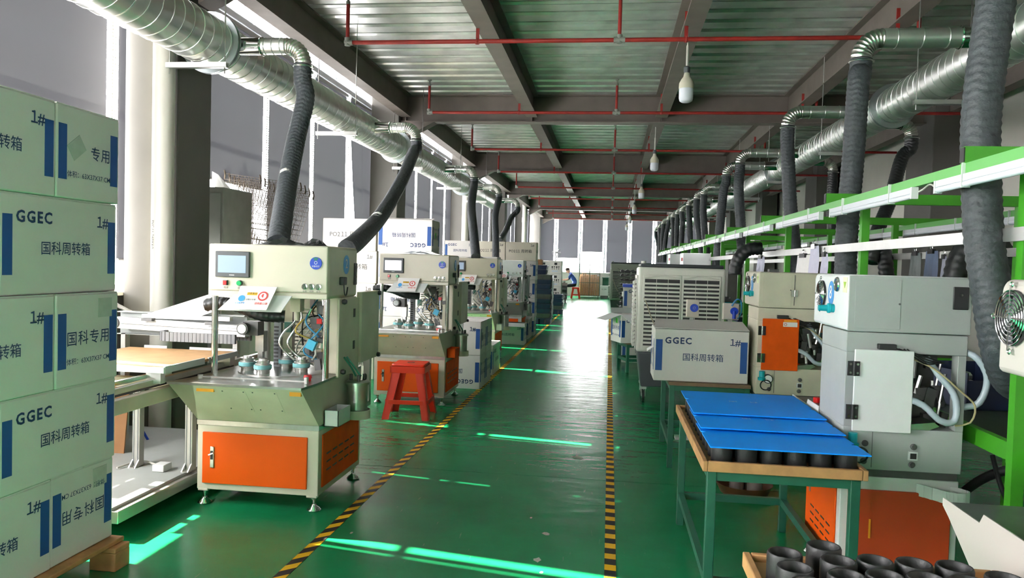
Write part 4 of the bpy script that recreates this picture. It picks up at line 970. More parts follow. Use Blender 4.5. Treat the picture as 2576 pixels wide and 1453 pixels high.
def back_machine(label, num, loc, body, side, doorm, basedoor, hinge_top=False, plain=False, D=.53, low=.36, tip=.87, fy=.385):
    t = T('winding_machine', label, 'machine', loc, 0, 'machines facing the benches')
    b = MB().box(0, .465, 0, D, .1, .515); b.build('base_cabinet', side, t, bevel=.004)
    sp = MB().box(-.008, 0, .04, .5, .13, .475).build('side_panel', ORANGE, t, bevel=.003)
    for r in range(3):
        for k in range(4): MB().box(-.0095, -.008, .1 + .085 * k, .155 + .085 * k, .19 + .035 * r, .197 + .035 * r).build('vent_slot', BLACK, sp)
    MB().box(-.011, -.008, .42, .44, .32, .42).build('latch_plate', STEEL, sp)
    bd = MB().box(.03, .435, -.012, 0, .125, .462).build('base_door', basedoor, t, bevel=.003); MB().box(.115, .122, -.016, -.012, .26, .34).build('door_pull', YELO, bd)
    for x in (.03, .43):
        for y in (.03, D - .03):
            MB().cyl((x, y, .02), (x, y, .1), .009, 10).lathe((x, y, 0), (x, y, .035), [(0, .036), (.15, .038), (.45, .03), (.8, .014), (1, .012)], 20).build('levelling_foot', CHROME, t, smooth=40)
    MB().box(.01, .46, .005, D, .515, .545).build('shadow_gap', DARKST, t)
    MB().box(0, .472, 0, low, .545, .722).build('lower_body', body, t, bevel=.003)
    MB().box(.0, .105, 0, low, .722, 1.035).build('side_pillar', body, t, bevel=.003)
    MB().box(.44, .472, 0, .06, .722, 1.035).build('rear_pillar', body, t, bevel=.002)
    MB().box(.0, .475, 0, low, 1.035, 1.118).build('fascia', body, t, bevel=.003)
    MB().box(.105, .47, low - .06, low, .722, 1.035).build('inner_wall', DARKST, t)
    hd = MB().prism([(0, 0, 1.12), (0, D, 1.12), (0, D, 1.335), (0, D - .02, 1.357), (0, .0, 1.357)], (.48, 0, 0)).build('head_cabinet', side, t, bevel=.016, seg=3)
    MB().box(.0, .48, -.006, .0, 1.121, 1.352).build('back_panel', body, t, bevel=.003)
    if plain is False:
        MB().box(.025, .205, -.0085, -.006, 1.135, 1.338).build('access_panel', body, t, bevel=.001)
        MB().cyl((.2, -.0085, 1.24), (.2, -.012, 1.24), .004, 8).build('screw', DARKST, t)
    pi = MB().box(.405, .465, -.014, -.006, 1.225, 1.318).build('power_inlet', BLACK, t, bevel=.003); MB().cyl((.435, -.014, 1.285), (.435, -.017, 1.285), .006, 10).build('inlet_screw', CHROME, pi)
    if hinge_top:
        MB().box(.205, .245, -.016, -.006, 1.2, 1.24).cyl((.225, -.018, 1.198), (.225, -.018, 1.242), .004, 8).build('panel_hinge', CHROME, t); MB().box(.2235, .2265, -.0105, -.006, 1.14, 1.34).build('panel_seam', DARKST, t)
        MB().box(.06, .12, -.01, .05, 1.357, 1.375).build('top_bracket', DARKST, t)
    fan(t, (-.002, fy, 1.262), .062 if not plain else .068, (-1, 0, 0))
    pp = MB().prism([(-.0005, .245 + .042 * math.cos(2 * PI * j / 28), 1.27 + .055 * math.sin(2 * PI * j / 28)) for j in range(28)], (-.0015, 0, 0)).build('number_plate', LBLUE, t)
    text(num, .085, WHT, pp, (-.0022, .245, 1.272), (0, -1, 0), (0, 0, 1), .012)
    MB().torus((-.004, .155, 1.312), .026, .006, (1, 0, 0), 24, 6).cyl((0, .155, 1.312), (-.008, .155, 1.312), .02, 18).build('chrome_socket', CHROME, t, smooth=40)
    MB().lathe((0, .2, 1.205), (-.065, .2, 1.205), [(0, .019), (.2, .019), (.25, .022), (.4, .022), (.45, .014), (1, .013)], 18).build('teal_cap', TEAL, t, smooth=40)
    MB().box(-.0015, 0, .02, .075, 1.28, 1.345).build('warning_label', mat('pale_yellow_label', rgb(226, 232, 190), .5), t)
    MB().prism([(-.002, .03, 1.325), (-.002, .065, 1.325), (-.002, .0475, 1.298)], (-.0008, 0, 0)).build('warning_mark', mat('lime_print', rgb(150, 190, 40), .5), t)
    d = MB().box(.025, .258, -.034, -.026, .71, 1.05).build('hinged_door', doorm, t, bevel=.006, seg=3)
    for z in (.79, .97):
        h = MB().box(-.002, .045, -.042, -.034, z - .03, z + .03).cyl((.022, -.045, z - .03), (.022, -.045, z + .03), .005, 10).build('hinge', BLACK if not hinge_top else CHROME, d)
        for dx in (.008, .036):
            for dz in (-.018, .018): MB().cyl((dx, -.042, z + dz), (dx, -.044, z + dz), .005, 10).build('hinge_bolt', CHROME, h)
    MB().box(.12, .19, -.03, -.002, 1.052, 1.074).build('black_sensor', BLACK, t, bevel=.003)
    if hinge_top:
        MB().box(.155, .245, -.0355, -.034, 1.0, 1.03).build('white_sticker', PAPER, d); MB().torus((.17, -.036, 1.015), .008, .0015, (0, 1, 0), 14, 4).build('no_entry_mark', REDPR, d); MB().box(.16, .24, -.0355, -.034, 1.032, 1.045).build('amber_sticker', YELO, d)
    for x, z in ((.09, .655), (.087, .58), (.282, .65), (.278, .575)): MB().lathe((x, 0, z), (x, -.012, z), [(0, .013), (.4, .013), (.6, .009), (1, .009)], 14).build('port_cap', DARKST, t, smooth=40)
    MB().box(.262, .298, -.008, 0, .595, .63).build('small_gauge', WHITEP, t); MB().box(.268, .292, -.01, -.008, .601, .624).build('gauge_screen', BLACK, t)
    MB().box(.118, .12, -.0015, 0, .555, .72).build('panel_seam', DARKST, t)
    MB().lathe((.035, -.02, .64), (.035, -.02, .70), [(0, .024), (.3, .026), (.35, .018), (1, .018)], 16).build('regulator_knob', TEAL, t, smooth=40)
    MB().torus((.06, -.03, .61), .034, .004, (0, 1, .2), 24, 6).build('cable_ring', BLACK, t)
    if hinge_top:
        gg = MB().cyl((.075, -.002, .65), (.075, -.03, .65), .03, 22).build('pressure_gauge', BLACK, t, smooth=40); MB().cyl((.075, -.03, .65), (.075, -.031, .65), .025, 22).build('gauge_face', WHT, gg)
    # works inside the opening
    rnd = random.Random(int(num)); q = MB()
    for k in range(22):
        q.cbox((rnd.uniform(.27, .43), rnd.uniform(.08, .28), rnd.uniform(.75, 1.0)), (rnd.uniform(.02, .07), rnd.uniform(.02, .06), rnd.uniform(.02, .09)), Matrix.Rotation(rnd.uniform(-.4, .4), 4, 'Y'))
    q.build('drive_parts', DARKST, t)['kind'] = 'stuff'
    q = MB()
    for k in range(8):
        c = Vector((rnd.uniform(.28, .43), rnd.uniform(.05, .2), rnd.uniform(.75, .95))); q.cyl(c, c + Vector((rnd.uniform(-.02, .02), 0, rnd.uniform(.04, .14))), rnd.uniform(.005, .012), 8)
    q.build('steel_spindles', STEEL, t)['kind'] = 'stuff'
    MB().prism([(.2, .03, .76), (.3, .03, .725), (.3, .05, .745), (.2, .05, .79)], (0, .1, 0)).build('green_guide', GREENP if not hinge_top else ORANGE2, t)
    MB().prism([(.24, .0, .74), (.36, .0, .755), (.38, .0, .74), (.34, .0, .722), (.24, .0, .722)], (0, .12, 0)).build('steel_chute', STEEL, t)
    CLR = mat('clear_spiral_wrap', rgb(176, 190, 198), .25)
    wr = lambda s, u: .013 * (1 + .1 * (1 if (s / .03 + u) % 1 < .3 else 0))
    MB().tube(spline([(.22, -.01, .86), (.3, -.03, .83), (.36, -.04, .775), (.41, -.035, .765), (.43, -.03, .8), (.42, -.02, .88), (.37, 0, .95), (.33, .03, 1.02)], .012), .013, 12, wr).build('wrapped_hose', CLR, t, smooth=60)
    MB().tube(spline([(.475, .02, 1.05), (.51, .0, 1.03), (.545, -.01, .97), (.545, -.01, .9), (.52, 0, .84), (.475, .03, .82)], .012), .015, 12, wr).build('wrapped_hose', CLR, t, smooth=60)
    MB().tube(spline([(.25, -.005, 1.02), (.34, -.02, .98), (.43, -.05, .9), (.49, -.05, .84), (.48, -.04, .77), (.43, -.02, .75)], .02), .004, 6).build('cable', mat('straw_cable', rgb(170, 160, 120), .4), t)
    for k in range(4): MB().tube(spline([(rnd.uniform(.18, .24), -.005, 1.055), (.3, -.01 - .004 * k, 1.03 - .01 * k), (rnd.uniform(.36, .4), .02, 1.0)], .02), .003, 6).build('cable', BLACK, t)
    # band holder low on the back
    q = MB(); pts = spline([(.3, -.004, .5), (.34, -.03, .495), (.4, -.075, .49), (.46, -.075, .488), (.485, -.05, .49), (.47, -.02, .492), (.43, -.005, .495)], .012)
    for i in range(len(pts) - 1):
        a, b_ = pts[i], pts[i + 1]; q.add([a, b_, b_ + Vector((0, 0, -.05)), a + Vector((0, 0, -.05))], [(0, 1, 2, 3)])
    hb = q.build('strap_holder', WHITEP, t); sm = hb.modifiers.new('solid', 'SOLIDIFY'); sm.thickness = .003
    # worktop and apron on the far side, where the operator sits
    MB().add([(.0, D, .515), (.465, D, .515), (.0, D, .69), (.465, D, .69), (-.0, tip, .69), (.49, tip, .69)], [(0, 2, 4), (1, 5, 3), (0, 4, 5, 1), (2, 3, 5, 4), (0, 1, 3, 2)]).build('apron', side, t)
    MB().box(.0, .474, low + .002, tip - .01, .6905, .7).build('worktop', mat('dull_worktop', rgb(132, 138, 134), .35, .8, var=.15), t)
    MB().prism([(-.001, low + .002, .55), (-.001, D, .55), (-.001, tip - .01, .69), (-.001, tip - .01, .712), (-.001, D + .04, .712), (-.001, D + .02, .74), (-.001, low + .002, .74)], (-.004, 0, 0)).build('side_guard', side, t)
    if not plain: MB().cyl((.08, .7, .7), (.08, .7, .725), .02, 14).build('stop_button', BTNR, t, smooth=40)
    else:
        MB().tube(spline([(.3, .74, .86), (.24, .78, .8), (.2, .8, .74), (.24, .7, .715)], .02), .004, 6).build('cable', BLACK, t, smooth=60)
        MB().cyl((.205, .795, .745), (.222, .76, .722), .008, 10).build('plug', CREAM, t); MB().cyl((.3, .86, .84), (.47, .8, .84), .018, 14).build('air_cylinder', STEEL, t, smooth=40)
    return t
M8 = back_machine('white machine 8 with hinged white door, beside the blue boards', '8', (.99, 3.3, 0), GREY_AND_SHADE, WHITEP, WHITEP, mat('brick_orange_paint', rgb(186, 66, 26), .5, var=.12, vs_=5))  # back coloured greyer than its white sides to imitate shade
back_machine('cream machine 7 with orange hinged door, behind machine 8', '7', (.985, 5.17, 0), CREAMD, CREAM, ORANGE2, ORANGE, hinge_top=True)
back_machine('machine partly out of the picture beside the table of black rings', '9', (.995, 1.42, 0), CREAM, mat('warm_white_paint', rgb(186, 180, 173), .5), WHITEP, ORANGE, plain=True, D=.66, low=.34, tip=.93, fy=.585)
# ------------------------------------------------------------------ feeder table beside machine 2
fd = T('feeder_table', 'aluminium feeder table with a plywood plate, left side of pressing machine 2', 'table', (-2.75, 3.9, 0))
def fw(x, y, z): return Vector((x + 2.75, y - 3.9, z))
def fbar(n, a, b, w, h=None, m=ALU, par=None): return MB().bar(fw(*a), fw(*b), w, h).build(n, m, par or fd, bevel=.003)
MB().box(-.62, .44, -.62, 1.0, .135, .15).build('shelf_plate', GREY_AND_SHADE, fd)
fbar('frame_profile', (-2.295, 3.28, .105), (-2.295, 4.9, .105), .04, .06); fbar('frame_profile', (-3.36, 3.28, .105), (-3.36, 4.9, .105), .04, .06)
fbar('frame_profile', (-3.34, 3.3, .105), (-2.32, 3.3, .105), .04, .06); fbar('frame_profile', (-3.34, 4.88, .105), (-2.32, 4.88, .105), .04, .06)
for (x, y) in ((-2.64, 3.98), (-2.315, 3.97), (-3.34, 3.98), (-2.315, 4.86), (-3.34, 4.86)):
    p = fbar('post', (x, y, .15), (x, y, .6), .045)
    for dx in (-.012, .012): MB().bar(fw(x + dx, y - .0235, .16), fw(x + dx, y - .0235, .6), .004, .002).build('slot_groove', MGREY, p)
    MB().prism([fw(x - .022, y - .023, .15), fw(x - .022, y - .062, .15), fw(x - .022, y - .023, .19)], (.007, 0, 0)).prism([fw(x + .015, y - .023, .15), fw(x + .015, y - .062, .15), fw(x + .015, y - .023, .19)], (.007, 0, 0)).prism([fw(x - .015, y - .023, .15), fw(x - .015, y - .062, .15), fw(x - .015, y - .062, .155), fw(x - .015, y - .023, .155)], (.03, 0, 0)).build('corner_bracket', ALU, p)
for x in (-2.305, -3.3): fbar('rail_profile', (x, 3.06, .63), (x, 4.85, .63), .05, .07, CREAMD)
fbar('rail_profile', (-2.305, 3.06, .705), (-2.305, 4.85, .705), .03, .03)
fbar('guide_rod', (-2.335, 3.06, .735), (-2.335, 3.6, .735), .022, .022, CHROME); fbar('cross_profile', (-3.3, 3.98, .63), (-2.33, 3.98, .63), .05, .06, CREAMD)
MB().box(.385, .41, -.84, .9, .665, .69).build('cable_tray', DARKST, fd)
pb = MB().box(*[v for v in (-2.95 + 2.75, -2.23 + 2.75, -.33, .45)], .765, .78).build('plywood_plate', PLY, fd, bevel=.002)
MB().box(-.2, .52, -.335, -.325, .755, .785).box(.515, .525, -.33, .05, .755, .79).box(.513, .522, .1, .44, .755, .785).box(-.1, .05, .445, .455, .765, .795).box(.2, .51, .445, .455, .765, .795).build('plate_edging', WHITEP, pb)
MB().box(.42, .5, -.33, -.29, .70, .765).box(-.1, -.02, -.33, -.29, .70, .765)  .box(.42, .5, .38, .44, .70, .765).box(-.1, -.02, .38, .44, .70, .765).build('plate_slider', ALU, pb)
# cross gantry with linear axis, cable chain and chute
fbar('linear_axis', (-3.06, 4.4, .925), (-2.2, 4.4, .90), .06, .07, WHITEP); fbar('linear_axis_rail', (-3.02, 4.365, .93), (-2.22, 4.365, .91), .012, .018, ALU)
MB().cyl(fw(-3.07, 4.36, .925), fw(-3.07, 4.44, .925), .035, 16).build('axis_pulley', DARKST, fd, smooth=40)
MB().box(*(-.14, .44), .48, .52, .96, .985).build('axis_carriage', WHITEP, fd); MB().box(-.12, -.05, .44, .48, .945, .962).build('axis_slider', DARKST, fd); MB().box(.3, .36, .44, .48, .935, .955).build('axis_slider', DARKST, fd)
q = MB().box(-.36, .5, .55, .63, .845, .85).box(-.36, .5, .55, .63, .985, .99).box(-.36, .5, .588, .592, .85, .985); q.build('channel_beam', GREY_AND_SHADE, fd)
MB().box(-.33, -.3, .55, .6, .15, .85).build('beam_leg', ALU, fd); MB().box(.4, .43, .6, .64, .15, .85).build('beam_leg', ALU, fd)
MB().prism([fw(-2.86, 4.38, .985), fw(-2.3, 4.38, 1.17), fw(-2.3, 4.38, 1.06), fw(-2.5, 4.38, .985)], (0, .012, 0)).build('white_gusset', WHITEP, fd)
ch = []
for i in range(46):
    a = i / 45
    if a < .38: p = fw(-2.2 - .42 * (a / .38), 4.25, .865)
    elif a < .62:
        th = PI * (a - .38) / .24; p = fw(-2.62 - .1 * math.sin(th), 4.25 + .1 * (1 - math.cos(th)), .865)
    else: p = fw(-2.62 + .42 * (a - .62) / .38, 4.45 - .0, .865)
    ch.append(p)
q = MB()
for i in range(45):
    d = ch[i + 1] - ch[i]; q.bar(ch[i] + d * .06, ch[i + 1] - d * .06, .022, .055)
q.build('cable_chain', MGREY, fd)['kind'] = 'stuff'
MB().box(.26, .33, -.02, .06, .15, .19).build('power_strip', WHITEP, fd, bevel=.004)
MB().tube(spline([fw(-2.45, 3.93, .16), fw(-2.55, 4.0, .158), (.1, .12, .165), (.05, -.02, .16)], .02), .006, 6).build('cable', MATS['white_cable'], fd, smooth=60)
t = T('blue_rod', 'thin blue rod leaning behind the feeder table post', 'rod', (-2.95, 4.55, .15)); MB().cyl((0, 0, .0), (-.12, .02, .16), .008, 8).build('rod', BADGE, t)
t = T('card_sheet', 'brown card sheet leaning under the feeder table', 'card', (-3.0, 4.2, .15)); MB().box(-.35, .12, 0, .01, 0, .46, Matrix.Rotation(-.12, 4, 'X')).build('sheet', CARD, t)
t = T('metal_sheet', 'galvanised sheet steel panel with blue stickers standing at the window sill', 'panel', (-3.45, 4.62, 0)); MB().box(-.1, .16, 0, .012, .0, .98).build('panel_sheet', mat('dull_galvanised', rgb(176, 178, 172), .45, .5, var=.1), t)
text('环控', .05, CYANPR, t, (.02, 0, .92), (1, 0, .4), (-.4, 0, 1)); MB().disc((.1, -.001, .74), .022, (0, -1, 0)).build('green_mark', mat('green_mark', rgb(40, 160, 110), .5), t)
t = T('white_duct', 'white cable duct lying along the window sill beside the column', 'duct', (-3.5, 4.2, 1.075)); MB().box(-.06, .06, -.6, .7, 0, .03).build('duct_body', WHITEP, t, bevel=.004); MB().tube(spline([(.0, .5, .04), (.1, .6, -.05), (.25, .66, -.14)], .03), .014, 8).build('white_pipe', PVC, t)
# ------------------------------------------------------------------ red plastic stools
def stool(name, label, loc, rz=0):
    t = T(name, label, 'stool', loc, rz, 'red plastic stools')
    h, a, b = .47, .145, .205
    MB().prism([(-a, -a * .86, h - .02), (-a * .86, -a, h - .02), (a * .86, -a, h - .02), (a, -a * .86, h - .02), (a, a * .86, h - .02), (a * .86, a, h - .02), (-a * .86, a, h - .02), (-a, a * .86, h - .02)], (0, 0, .02)).build('seat', REDP, t, bevel=.008)
    MB().torus((0, 0, h), .03, .003, n=16, m=4).build('seat_hole', BLACK, t)
    for sx in (-1, 1):
        for sy in (-1, 1):
            q = MB(); top = Vector((sx * a * .9, sy * a * .9, h - .02)); bot = Vector((sx * b, sy * b, 0))
            for (d1, d2) in (((-sx, 0, 0), (0, sy * .012, 0)), ((0, -sy, 0), (sx * .012, 0, 0))):
                d1 = Vector(d1); n_ = Vector(d2) * -1
                q.prism([top, bot, bot + d1 * .06, top + d1 * .075], n_)
            q.build('leg', REDP, t)
    for (z, hh) in ((.13, .035),):
        k = a + (b - a) * (1 - z / h); i_ = k - .012
        MB().box(-k * .8, k * .8, -k, -i_, z, z + hh).box(-k * .8, k * .8, i_, k, z, z + hh).box(-k, -i_, -k * .8, k * .8, z, z + hh).box(i_, k, -k * .8, k * .8, z, z + hh).build('brace_ring', REDP, t)
    k = a + (b - a) * .12
    MB().box(-k, k, -k, -k + .008, h - .075, h - .02).box(-k, k, k - .008, k, h - .075, h - .02).box(-k, -k + .008, -k, k, h - .075, h - .02).box(k - .008, k, -k, k, h - .075, h - .02).build('skirt', REDP, t)
    return t
stool('plastic_stool', 'red plastic stool in front of the second pressing machine', (-1.71, 6.47, 0), .06)
# ------------------------------------------------------------------ air coolers
LID = mat('cooler_lid', rgb(58, 62, 66), .5)
def cooler(label, loc, rz=0, w=.86, d=.6, h=1.4, shade=COOLB):
    t = T('air_cooler', label, 'air cooler', loc, rz, 'evaporative air coolers')
    tank = MB().prism([(.05, .04, .16), (w - .05, .04, .16), (w - .015, .012, .52), (.015, .012, .52)], (0, 0, 0)) if False else MB().add([(.06, .05, .15), (w - .06, .05, .15), (w - .06, d - .05, .15), (.06, d - .05, .15), (.012, .01, .51), (w - .012, .01, .51), (w - .012, d - .01, .51), (.012, d - .01, .51)], [(0, 3, 2, 1), (4, 5, 6, 7), (0, 1, 5, 4), (1, 2, 6, 5), (2, 3, 7, 6), (3, 0, 4, 7)])
    tank.build('water_tank', DGREY, t, bevel=.015, seg=3)
    MB().box(0, w, 0, d, .51, h - .03).build('housing', shade, t, bevel=.025, seg=3)
    MB().box(.02, w - .02, .02, d - .02, h - .03, h + .005).build('top_lid', LID, t, bevel=.012)
    MB().cyl((.05, .08, h - .03), (.05, .08, h + .03), .025, 14).build('top_knob', shade, t, smooth=40)
    n = 17; z0, z1 = .56, 1.235
    for s in (0, 1):
        x0 = .065 + s * (w - .1) / 2 + .005 * s; x1 = x0 + (w - .15) / 2 - .01
        p = MB().box(x0 - .02, x1 + .02, -.014, 0, z0 - .03, z1 + .06).build('louvre_panel', shade, t, bevel=.006)
        MB().box(x0, x1, -.0155, -.014, z0, z1 + .015).build('louvre_recess', BLACK, p)
        sl = MB().add([(x0, -.016, 0), (x1, -.016, 0), (x1, -.036, -.008), (x0, -.036, -.008), (x0, -.016, .012), (x1, -.016, .012), (x1, -.036, .010), (x0, -.036, .010)], [(0, 3, 2, 1), (4, 5, 6, 7), (0, 1, 5, 4), (1, 2, 6, 5), (2, 3, 7, 6), (3, 0, 4, 7)]).mesh('slat', shade)
        for k in range(n):
            o = bpy.data.objects.new('slat', sl); C.objects.link(o); o.parent = p; o.location = (0, 0, z0 + .008 + (z1 - z0) * k / n)
        q = MB()
        for k in (1, 2): q.box(x0 + (x1 - x0) * k / 3 - .002, x0 + (x1 - x0) * k / 3 + .002, -.03, -.0155, z0, z1 + .015)
        q.build('louvre_bars', shade, p)['kind'] = 'stuff'
        MB().tube([((x0 + (x1 - x0) * i / 12), -.018, z1 + .025 + .028 * math.sin(PI * i / 12) ** 2) for i in range(13)], .008, 6).build('finger_grip', shade, p)
    p = MB().box(-.014, 0, .04, d - .04, z0 - .03, z1 + .05).build('side_panel', shade, t, bevel=.006)
    MB().box(-.0155, -.014, .06, d - .06, z0, z1 + .015).build('louvre_recess', BLACK, p)
    sl = MB().add([(-.016, .06, 0), (-.016, d - .06, 0), (-.04, d - .06, -.014), (-.04, .06, -.014), (-.016, .06, .024), (-.016, d - .06, .024), (-.04, d - .06, .01), (-.04, .06, .01)], [(0, 3, 2, 1), (4, 5, 6, 7), (0, 1, 5, 4), (1, 2, 6, 5), (2, 3, 7, 6), (3, 0, 4, 7)]).mesh('slat', shade)
    for k in range(n):
        o = bpy.data.objects.new('slat', sl); C.objects.link(o); o.parent = p; o.location = (0, 0, z0 + .008 + (z1 - z0) * k / n)
    MB().box(w / 2 - .015, w / 2 + .015, -.03, -.012, .78, .84).build('latch', shade, t, bevel=.004)
    MB().tube(spline([(.06, -.02, 1.06), (.09, -.035, 1.0), (.16, -.04, .82), (.3, -.045, .62)], .03), .006, 8).build('power_cord', mat('straw_cord', rgb(176, 164, 140), .5), t, smooth=60)
    for x in (.09, w - .09):
        for y in (.1, d - .1):
            c = MB().cyl((x - .012, y - .02, .055), (x + .012, y - .02, .055), .055, 18).build('caster', BLACKR, t, smooth=40)
            MB().cyl((x - .014, y - .02, .055), (x + .014, y - .02, .055), .025, 12).build('caster_hub', STEEL, c, smooth=40)
            MB().box(x - .022, x - .016, y - .035, y + .02, .05, .15).box(x + .016, x + .022, y - .035, y + .02, .05, .15).box(x - .03, x + .03, y - .03, y + .03, .125, .15).build('caster_fork', STEEL, c)
    return t
cooler('ivory air cooler with louvred front, behind the printed carton on the table', (.29, 7.72, 0))
cooler('grey-green air cooler farther down the aisle, near the end wall', (.02, 19.6, 0), shade=mat('cooler_grey', rgb(164, 168, 156), .5), h=1.48, w=1.05)
# ------------------------------------------------------------------ behind machine 2: steel cabinet and wire baskets
t = T('steel_cabinet', 'tall galvanised cabinet standing behind the column', 'cabinet', (-3.56, 5.9, 0)); MB().box(0, .38, 0, .5, 0, 1.93).build('cabinet_body', mat('dull_galvanised', rgb(176, 178, 172)), t, bevel=.006)
MB().box(.02, .36, -.006, 0, .05, 1.88).build('cabinet_door', GREY_AND_SHADE, t, bevel=.003); MB().box(.05, .22, -.008, -.006, 1.5, 1.7).build('door_notice', PAPER, t); MB().lathe((.33, 0, 1.2), (.33, -.03, 1.2), [(0, .012), (1, .014)], 12).build('door_knob', CHROME, t)
st = T('wire_stand', 'low steel stand under the nested wire baskets behind machine 2', 'stand', (-3.18, 6.75, 0))
for x in (-.36, .36):
    for y in (-.2, .2): MB().box(x - .02, x + .02, y - .02, y + .02, 0, 1.42).build('leg', STEELB, st)
MB().box(-.4, .4, -.24, .24, 1.42, 1.44).build('stand_top', STEELB, st)
def basket(k):
    t = T('wire_basket', 'rusty wire basket, %s in the nested row behind machine 2' % ORD[k], 'basket', (-3.25 + .018 * k, 6.42 + .065 * k, 1.475), 0, 'nested wire baskets'); q = MB()
    tilt = Matrix.Rotation(-.22, 4, 'X') @ Matrix.Rotation(.12, 4, 'Y')
    w, h, r = .70, .62 - .02 * k, .0017
    for i in range(22):
        x = -w / 2 + w * i / 21; q.bar(tilt @ Vector((x * .86, 0, .0)), tilt @ Vector((x, 0, h)), r * 2)
    for j in range(13):
        z = h * j / 12; s = .86 + .14 * j / 12; q.bar(tilt @ Vector((-w / 2 * s, 0, z)), tilt @ Vector((w / 2 * s, 0, z)), r * 2)
    q.build('wire_mesh', WIREM, t)['kind'] = 'stuff'
    for x in (-w / 2, 0, w / 2): MB().tube([tilt @ Vector(p) for p in ((x - .0, 0, h), (x + .0, -.03, h + .02), (x + .02, -.035, h - .02), (x + .01, -.01, h - .05))], .007, 6).build('hook', WIREM, t)
    return t
for k in range(5): b = basket(k)
t = T('paper_strip', 'grey paper strip tucked slantwise into the wire baskets', 'paper', (-3.43, 6.36, 1.98)); MB().prism([(-.1, -.02, .13), (-.04, -.02, .1), (.14, .0, -.1), (.12, .0, -.2), (-.1, -.02, .02)], (0, .002, 0)).build('sheet', mat('grey_paper', rgb(168, 168, 164), .6), t)
# crumpled film on the machine tops
def crumple(lab, loc, rx, ry, hz, seed, m=FILM):
    rnd = random.Random(seed); q = MB(); n = 9; vs = []
    for j in range(n):
        for i in range(n):
            u, v = i / (n - 1) * 2 - 1, j / (n - 1) * 2 - 1
            e = max(0, 1 - (u * u + v * v)) ; vs.append((u * rx, v * ry, .001 + hz * e * rnd.uniform(.1, 1)))
    q.add(vs, [(j * n + i, j * n + i + 1, (j + 1) * n + i + 1, (j + 1) * n + i) for j in range(n - 1) for i in range(n - 1)])
    o = q.build('crumpled_film', m); o.location = loc; return tag(o, lab, 'film')
crumple('crumpled dark film around the hose foot on machine 2', (-1.9, 4.2, 1.431), .15, .1, .05, 1, HOSEB)
crumple('small grey crumpled film on the aisle corner of machine 2', (-1.66, 4.1, 1.431), .07, .06, .05, 2, HOSEB)
crumple('pale crumpled film on top of the second pressing machine', (-1.85, 7.3, 1.431), .2, .12, .05, 3)
crumple('pale crumpled film on top of the third pressing machine', (-1.85, 10.4, 1.431), .14, .1, .04, 4)
# ------------------------------------------------------------------ far left: crate stacks, symbol cartons, trolley
def crates(name, lab, x0, x1, y0, y1, n, hz, z0=.13, m=NAVYC, film=True):
    t = T(name, lab, 'crate stack', (x0, y0, 0)); w, d = x1 - x0, y1 - y0
    q = MB()
    for x in (.0, w / 2 - .05, w - .1): q.box(x, x + .1, 0, d, 0, z0 - .02)
    q.box(-.02, w + .02, -.02, d + .02, z0 - .02, z0); q.build('pallet_base', NAVYC, t)
    for k in range(n):
        z = z0 + hz * k; j = .006 * ((k * 5) % 3 - 1)
        MB().add([(.02 + j, .02, z), (w - .02 + j, .02, z), (w - .02 + j, d - .02, z), (.02 + j, d - .02, z), (j, 0, z + hz - .012), (w + j, 0, z + hz - .012), (w + j, d, z + hz - .012), (j, d, z + hz - .012)], [(0, 3, 2, 1), (4, 5, 6, 7), (0, 1, 5, 4), (1, 2, 6, 5), (2, 3, 7, 6), (3, 0, 4, 7)]).box(-.008 + j, w + .008 + j, -.008, d + .008, z + hz - .02, z + hz - .004).build('crate', m if k % 4 else DARKST, t)
    if film:
        rnd = random.Random(n); q = MB(); vs = []; nn = 16
        for j in range(nn):
            for i in range(9): vs.append((w + .012 + rnd.uniform(0, .022), d * i / 8, z0 + .02 + (hz * n - .03) * j / (nn - 1)))
        q.add(vs, [(j * 9 + i, j * 9 + i + 1, (j + 1) * 9 + i + 1, (j + 1) * 9 + i) for j in range(nn - 1) for i in range(8)]); q.build('stretch_film', FILM, t)
    return t
crates('crate_stack', 'tall film-wrapped stack of dark blue crates beside the floor tape', -1.70, -1.33, 17.4, 17.95, 9, .112)
crates('crate_stack', 'stack of navy crates behind the film-wrapped stack', -1.85, -1.5, 18.1, 18.6, 11, .112, film=False)
crates('crate_stack', 'low film-wrapped stack of navy crates on a pallet, farther along the tape', -1.62, -1.28, 21.05, 21.5, 4, .105)
t = T('brown_carton', 'small brown carton on the navy crates', 'carton', (-1.72, 18.3, 1.362)); MB().box(-.15, .1, -.15, .15, 0, .13).build('carton_body', CARD, t); MB().box(-.15, .1, -.03, .03, .13, .131).build('packing_tape', TAPEM, t)
def symbol_carton(lab, loc, w, h, grp):
    t = T('symbol_carton', lab, 'carton', loc, 0, grp); MB().box(-w / 2, w / 2, 0, .5, 0, h - .005).build('carton_body', BOX, t, bevel=.005)
    q = MB().box(-.04, .04, -.0015, 0, h * .66, h * .84).build('symbol_block', INKK, t)
    q = MB()
    for k, x in enumerate((-.1, -.04, .03, .09)): q.box(x - .006, x + .006, -.0015, 0, h * .3, h * .56).box(x - .018, x + .018, -.0015, 0, h * (.44 + .06 * (k % 2)), h * .56)
    q.build('symbol_row', INKK, t)['kind'] = 'stuff'; MB().box(-.11, .06, -.0015, 0, h * .16, h * .2).build('symbol_line', GREYINK, t)
for k in range(4): symbol_carton('white carton with black handling symbols, aisle side pile beyond the crates, %s from the floor' % ORD[k], (-1.555, 21.9, .375 * k), .34, .375, 'aisle side pile of symbol cartons')
for k in range(4): symbol_carton('white carton with black handling symbols, window side pile beyond the crates, %s from the floor' % ORD[k], (-2.02, 23.3, .375 * k), .38, .375, 'window side pile of symbol cartons')
t = T('tray_trolley', 'wheeled trolley of stacked dark trays beside the seated person', 'trolley', (-1.9, 27.8, 0))
